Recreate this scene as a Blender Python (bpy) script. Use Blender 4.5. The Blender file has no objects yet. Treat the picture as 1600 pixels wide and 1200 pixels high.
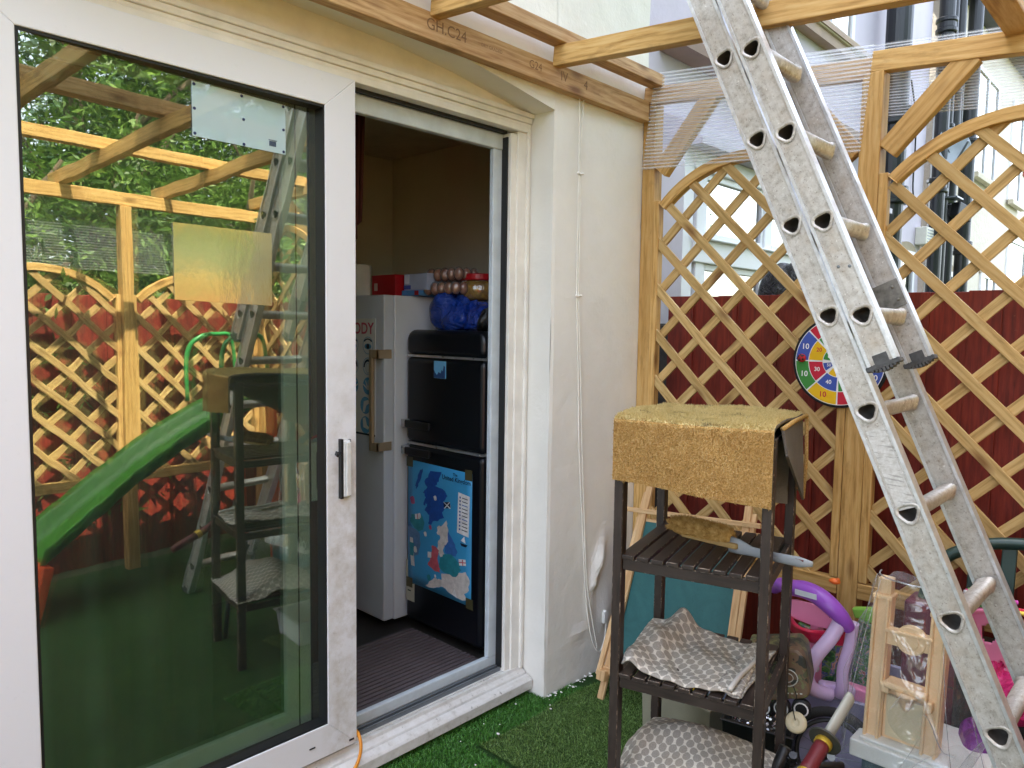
import bpy, math, random
from mathutils import Vector, Matrix
random.seed(7)
sc = bpy.context.scene
COL = sc.collection
R = math.radians
V = Vector

# ------------------------------------------------------------------ camera
def cam_axes(a, b, c):
    a, b, c = R(a), R(b), R(c)
    f = V((math.cos(a)*math.cos(b), math.sin(a)*math.cos(b), -math.sin(b)))
    r = V((math.sin(a), -math.cos(a), 0)); u = r.cross(f)
    return r*math.cos(c)+u*math.sin(c), -r*math.sin(c)+u*math.cos(c), f
r_, u_, f_ = cam_axes(43.5, 4.52, 0.82)
cd = bpy.data.cameras.new('camera'); cam = bpy.data.objects.new('camera', cd); COL.objects.link(cam)
M = Matrix((( r_.x, u_.x, -f_.x), (r_.y, u_.y, -f_.y), (r_.z, u_.z, -f_.z))).to_4x4()
M.translation = (0, 0, 1.5)
cam.matrix_world = M
cd.sensor_width = 36; cd.lens = 26.01; cd.clip_start = 0.02; cd.clip_end = 600
sc.camera = cam

# ------------------------------------------------------------------ light
SUN_EL, SUN_AZ = R(61.5), R(104)          # azimuth counter-clockwise from +X: sun stands behind the house
w = bpy.data.worlds.new('World'); sc.world = w; w.use_nodes = True
nt = w.node_tree; bg = nt.nodes['Background']
sky = nt.nodes.new('ShaderNodeTexSky'); sky.sky_type = 'NISHITA'; sky.sun_disc = False
sky.sun_elevation = SUN_EL; sky.sun_rotation = math.pi/2 - SUN_AZ
sky.dust_density = 2.5; sky.air_density = 1.0
hs = nt.nodes.new('ShaderNodeHueSaturation'); hs.inputs['Saturation'].default_value = 0.54
nt.links.new(sky.outputs[0], hs.inputs['Color']); nt.links.new(hs.outputs[0], bg.inputs['Color'])
bg.inputs['Strength'].default_value = 0.15
sd = bpy.data.lights.new('sun', 'SUN'); so = bpy.data.objects.new('sun', sd); COL.objects.link(so)
sd.energy = 3.0; sd.angle = R(0.6); sd.color = (1, .93, .82)
sv = V((math.cos(SUN_AZ)*math.cos(SUN_EL), math.sin(SUN_AZ)*math.cos(SUN_EL), math.sin(SUN_EL)))
so.rotation_euler = sv.to_track_quat('Z', 'Y').to_euler(); so.location = (0, 0, 8)
vs = sc.view_settings
vs.view_transform = 'Standard'; vs.look = 'None'; vs.gamma = 1; vs.exposure = 3.05
try: vs.use_curve_mapping = False
except Exception: pass
sc.render.engine = 'CYCLES'
sc.cycles.max_bounces = 10; sc.cycles.transparent_max_bounces = 24; sc.cycles.use_denoising = True
sc.cycles.caustics_reflective = False; sc.cycles.caustics_refractive = False
sc.cycles.sample_clamp_indirect = 6

# ------------------------------------------------------------------ materials
def lin(c):
    if isinstance(c, str):
        c = [int(c[i:i+2], 16)/255 for i in (0, 2, 4)]
        c = [x/12.92 if x <= .04045 else ((x+.055)/1.055)**2.4 for x in c]
    return (*c[:3], 1)
class NT:
    def __init__(s, name):
        s.m = bpy.data.materials.new(name); s.m.use_nodes = True
        s.t = s.m.node_tree; s.p = s.t.nodes['Principled BSDF']; s.out = s.t.nodes['Material Output']
    def n(s, kind, **kw):
        o = s.t.nodes.new('ShaderNode'+kind)
        for k, v in kw.items():
            if k in o.inputs.keys(): 
                o.inputs[k].default_value = v
            else: setattr(o, k, v)
        return o
    def l(s, a, b): s.t.links.new(a, b)
    def coord(s, kind='Object'):
        if kind == 'gc':
            a = s.n('Attribute', attribute_name='gc'); return a.outputs['Vector']
        return s.n('TexCoord').outputs[kind]
    def mapping(s, c, scale):
        m = s.n('Mapping'); m.inputs['Scale'].default_value = scale; s.l(c, m.inputs['Vector']); return m.outputs[0]
    def noise(s, c, scale, detail=4, rough=.6, dist=0):
        n = s.n('TexNoise'); n.inputs['Scale'].default_value = scale; n.inputs['Detail'].default_value = detail
        n.inputs['Roughness'].default_value = rough; n.inputs['Distortion'].default_value = dist
        if c is not None: s.l(c, n.inputs['Vector'])
        return n.outputs['Fac']
    def ramp(s, f, stops):
        r = s.n('ValToRGB'); e = r.color_ramp.elements
        while len(e) < len(stops): e.new(.5)
        for k, (p, c) in enumerate(stops):
            e[k].position = p; e[k].color = lin(c)
        s.l(f, r.inputs[0]); return r.outputs[0]
    def mix(s, f, a, b, mode='MIX'):
        m = s.n('MixRGB', blend_type=mode)
        for k, x in enumerate((f, a, b)):
            if hasattr(x, 'is_output'): s.l(x, m.inputs[k])
            elif k == 0: m.inputs[0].default_value = x
            else: m.inputs[k].default_value = lin(x)
        return m.outputs[0]
    def math(s, op, a, b=0):
        m = s.n('Math', operation=op)
        for k, x in enumerate((a, b)):
            if hasattr(x, 'is_output'): s.l(x, m.inputs[k])
            else: m.inputs[k].default_value = x
        return m.outputs[0]
    def bump(s, h, strength=.3, dist=.01, normal=None):
        b = s.n('Bump'); b.inputs['Strength'].default_value = strength; b.inputs['Distance'].default_value = dist
        s.l(h, b.inputs['Height']); 
        s.l(b.outputs[0], s.p.inputs['Normal'] if normal is None else normal); return b
    def base(s, c):
        if hasattr(c, 'is_output'): s.l(c, s.p.inputs['Base Color'])
        else: s.p.inputs['Base Color'].default_value = lin(c)
    def set(s, **kw):
        for k, v in kw.items():
            i = s.p.inputs[k.replace('_', ' ')]
            if hasattr(v, 'is_output'): s.l(v, i)
            else: i.default_value = v

def plain(name, c, rough=.5, metal=0, var=.12, scale=8, bump=0, bscale=60, spec=None, coat=0):
    t = NT(name); co = t.coord()
    n = t.noise(co, scale, 5)
    c1 = lin(c); dk = tuple(x*(1-var) for x in c1[:3]); lt = tuple(min(1, x*(1+var)) for x in c1[:3])
    t.base(t.ramp(n, [(.3, dk), (.7, lt)]))
    r = t.n('MapRange'); r.inputs['To Min'].default_value = max(0, rough-.07); r.inputs['To Max'].default_value = min(1, rough+.1)
    t.l(n, r.inputs['Value']); t.l(r.outputs[0], t.p.inputs['Roughness'])
    t.set(Metallic=metal)
    if coat: t.set(Coat_Weight=coat)
    if spec is not None: t.set(Specular_IOR_Level=spec)
    if bump: t.bump(t.noise(co, bscale, 4), bump, .004)
    return t.m

def wood(name, dark, mid, light, rough=.62, knots=True, gs=1.0, green=0):
    t = NT(name); g = t.coord('gc')
    st = t.mapping(g, (1.6*gs, 22*gs, 22*gs))
    big = t.noise(t.mapping(g, (1.2, 5, 5)), 1.4, 3, .5)
    rings = t.n('TexWave', wave_type='BANDS', bands_direction='Y')
    rings.inputs['Scale'].default_value = 9; rings.inputs['Distortion'].default_value = 14
    rings.inputs['Detail'].default_value = 3; rings.inputs['Detail Scale'].default_value = .9
    t.l(t.mapping(g, (.22, 1.3, 1.3)), rings.inputs['Vector'])
    fine = t.noise(st, 5, 6, .65, .3)
    f = t.math('ADD', t.math('MULTIPLY', rings.outputs['Fac'], .17), t.math('MULTIPLY', fine, .88))
    col = t.ramp(f, [(.30, dark), (.52, mid), (.80, light)])
    if green: col = t.mix(t.math('MULTIPLY', big, green), col, 'A8A070')
    col = t.mix(t.ramp(big, [(.42, (0, 0, 0)), (.75, (.32, .32, .32))]), col, dark)
    tone = t.noise(g, .45, 2, .5); col = t.mix(t.ramp(tone, [(.42, (0, 0, 0)), (.62, (.38,)*3)]), col, dark)
    col = t.mix(t.ramp(t.noise(t.mapping(g, (4, 9, 9)), 1.6, 5, .7), [(.58, (0, 0, 0)), (.74, (.45,)*3)]), col, '6E5230')
    if knots:
        v = t.n('TexVoronoi'); v.inputs['Scale'].default_value = 1.0; v.inputs['Randomness'].default_value = 1
        t.l(t.mapping(g, (3.2, 9, 9)), v.inputs['Vector'])
        kd = t.ramp(v.outputs['Distance'], [(.06, (1, 1, 1)), (.19, (0, 0, 0))])
        col = t.mix(t.math('MULTIPLY', kd, .75), col, '6A3F1E')
    t.base(col); t.set(Roughness=rough, Specular_IOR_Level=.3)
    t.bump(f, .25, .002)
    return t.m

def fabric(name, c1, c2, rough=.9, scale=400):
    t = NT(name); co = t.coord()
    t.base(t.mix(t.noise(co, scale, 2), c1, c2)); t.set(Roughness=rough)
    t.bump(t.noise(co, scale, 2), .5, .002); return t.m

Mt = {}
Mt['pine'] = wood('treated_pine', 'A07840', 'D0A564', 'E2C084')
Mt['pine2'] = wood('trellis_pine', '9C7A46', 'CCA76C', 'DFC28E', green=.25)
Mt['pine3'] = wood('rough_pine', '9C7248', 'C6A070', 'DCBE92')
Mt['palewood'] = wood('pale_wood', 'B78D5E', 'D9B486', 'E8CCA0', knots=False)
def mat_wall(name, c, dirt=.0, bs=.5):
    t = NT(name); co = t.coord()
    n = t.noise(co, 3, 6, .6); n2 = t.noise(co, 14, 5, .6)
    c1 = lin(c)[:3]
    col = t.ramp(n, [(.3, tuple(x*.91 for x in c1)), (.7, c1)])
    sp = t.n('TexVoronoi'); sp.inputs['Scale'].default_value = 6; t.l(co, sp.inputs['Vector'])
    t.base(col); t.set(Roughness=.75, Specular_IOR_Level=.3)
    h = t.math('ADD', t.math('MULTIPLY', n2, .6), t.math('MULTIPLY', t.noise(co, 70, 3), .12))
    h = t.math('ADD', h, t.math('MULTIPLY', t.ramp(sp.outputs['Distance'], [(.02, (1, 1, 1)), (.07, (0, 0, 0))]), .12))
    t.bump(h, bs, .03); return t.m
Mt['wall'] = mat_wall('cream_masonry_paint', 'F1EEE6', bs=.24)
Mt['lilac'] = mat_wall('lilac_render', 'D3CAD8', bs=.2)
Mt['creamwall'] = mat_wall('pebbledash_cream', 'D8CFC0', bs=.8)
Mt['room'] = mat_wall('room_wall_paint', 'CFC8B2', bs=.1)
def mat_upvc():
    t = NT('white_upvc'); co = t.coord()
    n = t.noise(co, 9, 6, .65); n2 = t.noise(t.mapping(co, (30, 30, 3)), 2, 5)
    sep = t.n('SeparateXYZ'); t.l(t.n('NewGeometry').outputs['Position'], sep.inputs[0])
    m = t.ramp(n, [(.55, (0, 0, 0)), (.85, (.35,)*3)])
    col = t.mix(m, 'E9E9EE', 'D6D3CC')
    sp = t.ramp(t.noise(co, 130, 2), [(.70, (0, 0, 0)), (.76, (.5, .5, .5))])
    col = t.mix(t.math('MULTIPLY', sp, .5), col, '8A857C')
    t.base(col); t.set(Roughness=.38); t.bump(n2, .03, .002); return t.m
Mt['upvc'] = mat_upvc()
def mat_door():
    t = NT('grimy_white_upvc'); co = t.coord(); sep = t.n('SeparateXYZ'); t.l(co, sep.inputs[0])
    n = t.noise(co, 12, 6, .7); n2 = t.noise(co, 45, 5, .7)
    rx_ = t.n('MapRange'); rx_.inputs['From Min'].default_value = -.99; rx_.inputs['From Max'].default_value = -.93; t.l(sep.outputs[0], rx_.inputs['Value'])
    rz_ = t.n('MapRange'); rz_.inputs['From Min'].default_value = 1.55; rz_.inputs['From Max'].default_value = .95; t.l(sep.outputs[2], rz_.inputs['Value'])
    g = t.math('MULTIPLY', t.math('MULTIPLY', rx_.outputs[0], rz_.outputs[0]), t.ramp(n, [(.40, (0, 0, 0)), (.68, (.75,)*3)]))
    col = t.mix(g, 'E8E8EC', 'B4AA9A')
    sp = t.math('MULTIPLY', t.ramp(n2, [(.60, (0, 0, 0)), (.68, (.8,)*3)]), t.math('ADD', t.math('MULTIPLY', g, .8), .05)); col = t.mix(sp, col, '6E6456')
    t.base(col); t.set(Roughness=.36); t.bump(t.noise(co, 5, 2), .04, .004); return t.m
Mt['door'] = mat_door()
def mat_sill():
    t = NT('weathered_white_sill'); co = t.coord()
    n = t.noise(t.mapping(co, (1, 1, 1)), 24, 7, .7)
    col = t.ramp(n, [(.25, 'B0ABA2'), (.40, 'D3D0CA'), (.6, 'E0DEDA')])
    sp = t.ramp(t.noise(co, 70, 3), [(.67, (0, 0, 0)), (.72, (.6,)*3)])
    col = t.mix(sp, col, '5A544C')
    big = t.ramp(t.noise(t.mapping(co, (.6, 4, 4)), 5, 4), [(.5, (0, 0, 0)), (.8, (.5,)*3)]); col = t.mix(big, col, 'A8A094')
    t.base(col); t.set(Roughness=.5); return t.m
Mt['sill'] = mat_sill()
Mt['timberpaint'] = plain('cream_painted_timber', 'EAE4D6', .6, var=.12, scale=5, bump=.1)
Mt['mould'] = plain('painted_moulding', 'EEEAE2', .5, var=.1, scale=9)
Mt['gasket'] = plain('black_rubber', '15171A', .5)
Mt['blackplastic'] = plain('black_plastic', '1A1B1D', .4)
Mt['alu_rail'] = plain('grey_track', '7F858B', .35, .6)
def mat_alu():
    t = NT('weathered_aluminium'); co = t.coord('gc')
    n = t.noise(co, 16, 6, .7); n2 = t.noise(co, 55, 4, .7); n3 = t.noise(t.mapping(co, (3, 1, 1)), 150, 3); strk = t.noise(t.mapping(co, (.7, 30, 8)), 3, 5, .7)
    col = t.ramp(n2, [(.30, 'A39D95'), (.48, 'C2BEB8'), (.70, 'D2D0CC')])
    col = t.mix(t.ramp(n, [(.50, (0, 0, 0)), (.78, (.55,)*3)]), col, 'B09C84')
    col = t.mix(t.ramp(strk, [(.50, (0, 0, 0)), (.75, (.30,)*3)]), col, '98918A')
    sp = t.ramp(t.noise(co, 170, 3), [(.60, (0, 0, 0)), (.70, (.7,)*3)])
    col = t.mix(sp, col, '7C7064')
    wsp = t.ramp(t.noise(co, 90, 3, .6, .5), [(.66, (0, 0, 0)), (.70, (.7,)*3)])
    col = t.mix(wsp, col, 'ECEAE6')
    t.base(col); t.set(Metallic=.42, Roughness=t.ramp(strk, [(.3, (.32,)*3), (.7, (.55,)*3)]))
    t.bump(n3, .08, .002); return t.m
Mt['alu'] = mat_alu()
Mt['aluedge'] = plain('bright_aluminium_edge', 'C9CCD0', .28, .8, scale=30)
def mat_glass(name, tint, fac, wav=.012, rough=0.0, dust=0):
    t = NT(name); t.t.nodes.remove(t.p)
    tr = t.n('BsdfTransparent'); tr.inputs[0].default_value = lin(tint)
    gl = t.n('BsdfGlossy'); gl.inputs['Roughness'].default_value = rough; gl.inputs['Color'].default_value = (.96, .95, .86, 1)
    lw = t.n('LayerWeight'); lw.inputs[0].default_value = .5
    mx = t.n('MixShader'); a = t.math('ADD', t.math('MULTIPLY', t.math('POWER', lw.outputs['Facing'], 3), .6), fac)
    a.node.use_clamp = True
    t.l(a, mx.inputs[0]); t.l(tr.outputs[0], mx.inputs[1]); t.l(gl.outputs[0], mx.inputs[2])
    if wav:
        n = t.noise(t.mapping(t.coord(), (2.6, 1, .6)), 2.2, 2, .4)
        b = t.n('Bump'); b.inputs['Strength'].default_value = 1; b.inputs['Distance'].default_value = wav
        t.l(n, b.inputs['Height']); t.l(b.outputs[0], gl.inputs['Normal'])
    if dust:
        df = t.n('BsdfDiffuse'); df.inputs[0].default_value = (.62, .66, .60, 1); m3 = t.n('MixShader')
        dn = t.noise(t.mapping(t.coord(), (3, 3, .8)), 3, 5, .65)
        t.l(t.ramp(dn, [(.3, (dust*.5,)*3), (.75, (dust*1.5,)*3)]), m3.inputs[0]); t.l(mx.outputs[0], m3.inputs[1]); t.l(df.outputs[0], m3.inputs[2]); mx = m3
    t.l(mx.outputs[0], t.out.inputs['Surface']); return t.m
Mt['glass'] = mat_glass('door_glass', 'F2F8F3', .19, .0005, dust=.014)
Mt['glass2'] = mat_glass('door_glass_inner_pane', 'F2F8F3', .09, .0012)
Mt['winglass'] = mat_glass('window_glass', 'A8B4B4', .30, .002)
def mat_poly(nm='clear_twinwall_sheet', d0=.03, d1=.30):
    t = NT(nm); t.t.nodes.remove(t.p)
    tr = t.n('BsdfTransparent'); tr.inputs[0].default_value = (.97, .98, 1, 1)
    df = t.n('BsdfDiffuse'); df.inputs[0].default_value = (.9, .92, .96, 1)
    gl = t.n('BsdfGlossy'); gl.inputs['Roughness'].default_value = .12
    g = t.coord('gc')
    wv = t.n('TexWave', wave_type='BANDS', bands_direction='Y'); wv.inputs['Scale'].default_value = 21; t.l(g, wv.inputs['Vector'])
    wv.inputs['Distortion'].default_value = .0; wv.inputs['Detail Scale'].default_value = .3
    s = t.ramp(wv.outputs['Fac'], [(.30, (d0,)*3), (.95, (d1,)*3)])
    m1 = t.n('MixShader'); t.l(s, m1.inputs[0]); t.l(tr.outputs[0], m1.inputs[1]); t.l(df.outputs[0], m1.inputs[2])
    m2 = t.n('MixShader'); m2.inputs[0].default_value = .025; t.l(m1.outputs[0], m2.inputs[1]); t.l(gl.outputs[0], m2.inputs[2])
    t.l(m2.outputs[0], t.out.inputs['Surface']); return t.m
Mt['poly'] = mat_poly()
Mt['poly2'] = mat_poly('dimmed_twinwall_sheet', .01, .09)  # same sheet with less white scatter, dimmed against the sun
def mat_film(name, fac=.05, tint='FBFCFD', gloss=.08, dc='DCE0E6'):
    t = NT(name); t.t.nodes.remove(t.p)
    tr = t.n('BsdfTransparent'); tr.inputs[0].default_value = lin(tint)
    df = t.n('BsdfDiffuse'); df.inputs[0].default_value = lin(dc)
    gl = t.n('BsdfGlossy'); gl.inputs['Roughness'].default_value = .05
    n = t.noise(t.coord(), 9, 3, .5, .6)
    b = t.n('Bump'); b.inputs['Strength'].default_value = 1; b.inputs['Distance'].default_value = .03
    t.l(n, b.inputs['Height']); t.l(b.outputs[0], gl.inputs['Normal'])
    lw = t.n('LayerWeight'); lw.inputs[0].default_value = .5
    m1 = t.n('MixShader'); t.l(t.math('ADD', t.math('MULTIPLY', t.math('POWER', lw.outputs['Facing'], 5), .55), fac), m1.inputs[0]); t.l(tr.outputs[0], m1.inputs[1]); t.l(df.outputs[0], m1.inputs[2])
    m2 = t.n('MixShader'); m2.inputs[0].default_value = gloss; t.l(m1.outputs[0], m2.inputs[1]); t.l(gl.outputs[0], m2.inputs[2])
    t.l(m2.outputs[0], t.out.inputs['Surface']); return t.m
Mt['film'] = mat_film('clear_plastic_film')
def mat_fence():
    t = NT('red_stained_boards'); g = t.coord('gc')
    f = t.noise(t.mapping(g, (1.5, 18, 18)), 4, 6, .65)
    big = t.noise(g, 2.2, 3)
    col = t.ramp(f, [(.3, '5C1B10'), (.55, '8C2C1C'), (.8, 'A2402A')])
    col = t.mix(t.ramp(big, [(.4, (0, 0, 0)), (.7, (.5,)*3)]), col, '5A1C14')
    sc_ = t.ramp(t.noise(g, 24, 4, .7), [(.70, (0, 0, 0)), (.76, (.5,)*3)])
    col = t.mix(sc_, col, '9A5A48')
    t.base(col); t.set(Roughness=.6); t.bump(f, .3, .003); return t.m
Mt['fence'] = mat_fence()
def mat_turf(name, a, b, c):
    t = NT(name); co = t.coord()
    n = t.noise(co, 220, 4, .7); n2 = t.noise(co, 5, 4)
    col = t.mix(t.ramp(n2, [(.35, (0, 0, 0)), (.7, (.5,)*3)]), t.ramp(n, [(.3, a), (.55, b), (.8, c)]), a)
    t.base(col); t.set(Roughness=.75, Specular_IOR_Level=.3); t.bump(n, 1, .01); return t.m
Mt['turf'] = mat_turf('turf_base', '1A3A14', '30561F', '4C7A30')
def mat_blade(name, a, b):
    t = NT(name); oi = t.coord('gc')
    n = t.n('TexWhiteNoise', noise_dimensions='3D'); t.l(oi, n.inputs['Vector'])
    t.base(t.mix(n.outputs['Value'], a, b)); t.set(Roughness=.45); return t.m
Mt['blade'] = mat_blade('turf_blades', '2C5E1E', '5E9A3C')
Mt['blade2'] = mat_blade('turf_blades_olive', '46662B', '7E9E50')

# ------------------------------------------------------------------ mesh builder
class MB:
    def __init__(s): s.v = []; s.f = []; s.mi = []; s.g = []; s.M = None; s.cur = 0
    def add(s, pts, faces, gc=None):
        b = len(s.v)
        for k, p in enumerate(pts):
            p = V(p)
            s.g.append(tuple(gc[k]) if gc is not None else tuple(p))
            if s.M is not None: p = s.M @ p
            s.v.append(tuple(p))
        for f in faces: s.f.append([b+i for i in f]); s.mi.append(s.cur)
        return s
    def box(s, x0, x1, y0, y1, z0, z1):
        p = [(x, y, z) for x in (x0, x1) for y in (y0, y1) for z in (z0, z1)]
        return s.add(p, [(0, 1, 3, 2), (4, 6, 7, 5), (0, 4, 5, 1), (2, 3, 7, 6), (0, 2, 6, 4), (1, 5, 7, 3)])
    def cbox(s, c, sz): return s.box(c[0]-sz[0]/2, c[0]+sz[0]/2, c[1]-sz[1]/2, c[1]+sz[1]/2, c[2]-sz[2]/2, c[2]+sz[2]/2)
    def board(s, a, b, side, w, t, ends=None):
        """box from a to b; w = width along 'side', t = thickness across"""
        a, b = V(a), V(b); d = (b-a); L = d.length; d.normalize()
        side = V(side); side = (side - d*side.dot(d)).normalized(); n = d.cross(side)
        o = [random.uniform(0, 50) for _ in range(3)]
        pts, gc = [], []
        for e, q in ((0, a), (L, b)):
            for sy in (-1, 1):
                for sn in (-1, 1):
                    pts.append(q+side*sy*w/2+n*sn*t/2); gc.append((e+o[0], sy*w/2+o[1], sn*t/2+o[2]))
        return s.add(pts, [(0, 1, 3, 2), (4, 6, 7, 5), (0, 4, 5, 1), (2, 3, 7, 6), (0, 2, 6, 4), (1, 5, 7, 3)], gc)
    def tube(s, path, r, seg=10, closed=False, caps=True, sx=1):
        path = [V(p) for p in path]; n = len(path); rr = r if hasattr(r, '__len__') else [r]*n
        rings = []; nrm = None
        for k in range(n):
            d = (path[(k+1) % n]-path[k-1]) if closed else (path[min(k+1, n-1)]-path[max(k-1, 0)])
            d.normalize()
            if nrm is None:
                nrm = d.cross(V((0, 0, 1)))
                if nrm.length < .1: nrm = d.cross(V((1, 0, 0)))
            nrm = (nrm-d*nrm.dot(d)).normalized(); bn = d.cross(nrm)
            rings.append([path[k]+(nrm*math.cos(2*math.pi*j/seg)*sx+bn*math.sin(2*math.pi*j/seg))*rr[k] for j in range(seg)])
        pts = [p for q in rings for p in q]; F = []
        for k in range(n if closed else n-1):
            for j in range(seg):
                a, b = k*seg+j, k*seg+(j+1) % seg; c, d2 = ((k+1) % n)*seg+(j+1) % seg, ((k+1) % n)*seg+j
                F.append((a, b, c, d2))
        if caps and not closed: F += [tuple(range(seg))[::-1], tuple(range((n-1)*seg, n*seg))]
        return s.add(pts, F)
    def lathe(s, prof, c, axis=(0, 0, 1), seg=24):
        ax = V(axis).normalized(); q = V((0, 0, 1)).rotation_difference(ax); c = V(c)
        pts = []; n = len(prof)
        for (r, h) in prof:
            for j in range(seg):
                a = 2*math.pi*j/seg; pts.append(c+q@V((r*math.cos(a), r*math.sin(a), h)))
        F = [(k*seg+j, k*seg+(j+1) % seg, (k+1)*seg+(j+1) % seg, (k+1)*seg+j) for k in range(n-1) for j in range(seg)]
        F += [tuple(range(seg))[::-1], tuple(range((n-1)*seg, n*seg))]
        return s.add(pts, F)
    def prism(s, poly, o, ux, uy, depth):
        """polygon (x,y) in plane o+x*ux+y*uy extruded by vector depth"""
        o, ux, uy, dp = V(o), V(ux), V(uy), V(depth); n = len(poly)
        pts = [o+ux*x+uy*y for x, y in poly]; pts += [p+dp for p in pts]
        F = [tuple(range(n))[::-1], tuple(range(n, 2*n))]+[(k, (k+1) % n, n+(k+1) % n, n+k) for k in range(n)]
        gc = [(x, y, 0) for x, y in poly]+[(x, y, .01) for x, y in poly]
        return s.add(pts, F, gc)
    def grid(s, fn, nu, nv, gc=None):
        pts = [fn(i/nu, j/nv) for i in range(nu+1) for j in range(nv+1)]
        G = [gc(i/nu, j/nv) for i in range(nu+1) for j in range(nv+1)] if gc else None
        return s.add(pts, [(i*(nv+1)+j, (i+1)*(nv+1)+j, (i+1)*(nv+1)+j+1, i*(nv+1)+j+1) for i in range(nu) for j in range(nv)], G)
    def ball(s, c, r, seg=16, sc_=(1, 1, 1)):
        c = V(c); n = seg//2
        pts = [c+V((r*sc_[0]*math.sin(math.pi*k/n)*math.cos(2*math.pi*j/seg), r*sc_[1]*math.sin(math.pi*k/n)*math.sin(2*math.pi*j/seg), r*sc_[2]*math.cos(math.pi*k/n))) for k in range(n+1) for j in range(seg)]
        return s.add(pts, [(k*seg+j, (k+1)*seg+j, (k+1)*seg+(j+1) % seg, k*seg+(j+1) % seg) for k in range(n) for j in range(seg)])
    def text(s, txt, o, ux, uy, size, bold=0, align='CENTER', shear=0):
        cu = bpy.data.curves.new('t', 'FONT'); cu.body = txt; cu.size = size; cu.align_x = align; cu.align_y = 'CENTER'
        cu.offset = bold*size; cu.resolution_u = 3
        ob = bpy.data.objects.new('t', cu); me = bpy.data.meshes.new_from_object(ob)
        o, ux, uy = V(o), V(ux), V(uy)
        s.add([o+ux*v.co.x+uy*v.co.y for v in me.vertices], [tuple(p.vertices) for p in me.polygons])
        bpy.data.objects.remove(ob); bpy.data.curves.remove(cu); bpy.data.meshes.remove(me); return s
    def build(s, name, mats, parent=None, bevel=0, smooth=False, sub=0, origin=None, thick=0, seg=2):
        root = parent
        while root is not None and root.parent is not None: root = root.parent
        off = V(root.location) if root is not None else V(origin or (0, 0, 0))
        me = bpy.data.meshes.new(name)
        me.from_pydata([tuple(V(p)-off) for p in s.v], [], s.f); 
        if not isinstance(mats, (list, tuple)): mats = [mats]
        for m in mats: me.materials.append(Mt[m] if isinstance(m, str) else m)
        if len(mats) > 1: me.polygons.foreach_set('material_index', s.mi)
        a = me.attributes.new('gc', 'FLOAT_VECTOR', 'POINT')
        a.data.foreach_set('vector', [x for g in s.g for x in g])
        if smooth:
            me.polygons.foreach_set('use_smooth', [True]*len(me.polygons))
        me.update(); ob = bpy.data.objects.new(name, me); COL.objects.link(ob)
        if parent is not None: ob.parent = parent
        else: ob.location = off
        if thick:
            m = ob.modifiers.new('thick', 'SOLIDIFY'); m.thickness = thick; m.offset = 0
        if bevel:
            m = ob.modifiers.new('bevel', 'BEVEL'); m.width = bevel; m.segments = seg; m.limit_method = 'ANGLE'; m.angle_limit = R(40)
            m.harden_normals = False
        if sub:
            m = ob.modifiers.new('sub', 'SUBSURF'); m.levels = sub; m.render_levels = sub
        return ob
def thing(name, label, cat, loc=(0, 0, 0), group=None, kind=None):
    o = bpy.data.objects.new(name, None); o.empty_display_size = .1; COL.objects.link(o); o.location = loc
    return tag(o, label, cat, group, kind)
def tag(o, label=None, cat=None, group=None, kind=None):
    if label: o['label'] = label
    if cat: o['category'] = cat
    if group: o['group'] = group
    if kind: o['kind'] = kind
    return o
def copy_tree(o, parent=None):
    c = o.copy(); COL.objects.link(c); c.parent = parent
    for ch in list(o.children): copy_tree(ch, c)
    return c

# ------------------------------------------------------------------ ground
m = MB(); m.grid(lambda u, v: (-60+u*120, -60+v*120, 0), 12, 12)
tag(m.build('ground', plain('paving_ground', '4A5238', .9, scale=2)), kind='structure')
m = MB(); m.box(-3, 3.0, -.72, 2.0, .001, .006)
tag(m.build('lawn', 'turf'), kind='structure')

def blades(name, label, inside, x0, x1, y0, y1, n, z, h, mat):
    m = MB(); pts, F, G = [], [], []
    for k in range(n):
        x, y = random.uniform(x0, x1), random.uniform(y0, y1)
        if not inside(x, y): continue
        a = random.uniform(0, 6.28); wd = random.uniform(.0008, .0016); hh = h*random.uniform(.6, 1.2)
        lx, ly = random.gauss(0, .55)*hh, random.gauss(0, .55)*hh
        dx, dy = math.cos(a)*wd, math.sin(a)*wd
        b = len(pts); pts += [(x-dx, y-dy, z), (x+dx, y+dy, z), (x+dx*.8+lx*.4, y+dy*.8+ly*.4, z+hh*.6), (x-dx*.8+lx*.4, y-dy*.8+ly*.4, z+hh*.6), (x+lx, y+ly, z+hh)]
        F += [(b, b+1, b+2, b+3), (b+3, b+2, b+4)]; G += [(x*7, y*7, k*.37)]*5
    m.add(pts, F, G)
    return tag(m.build(name, mat), label, 'grass', kind='stuff')
# seam between two turf pieces
def seam(x): return 1.81 - .03*(x-1.75) + .012*math.sin(9*x)
blades('grass', 'dark green artificial turf along the door sill', lambda x, y: (y > seam(x) or x < 1.74), 1.35, 2.35, 1.25, 2.0, 60000, .004, .013, 'blade')
blades('grass', 'paler olive artificial turf piece in front of the wall corner', lambda x, y: y <= seam(x) and x >= 1.76, 1.6, 2.75, .9, 1.86, 80000, .010, .008, 'blade2')
m = MB(); m.prism([(1.76, 1.80), (1.76, .9), (2.74, .9), (2.74, 1.775), (2.2, 1.795)], (0, 0, .008), (1, 0, 0), (0, 1, 0), (0, 0, .004))
tag(m.build('turf_mat', mat_turf('turf_olive', '23380F', '42602A', '5E7F3A')), kind='structure')

# ------------------------------------------------------------------ house
HX = 2.80       # end of house wall
house = thing('house', 'cream painted brick house wall round the open sliding door', 'house', (2.2, 1.863, 0))
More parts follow.
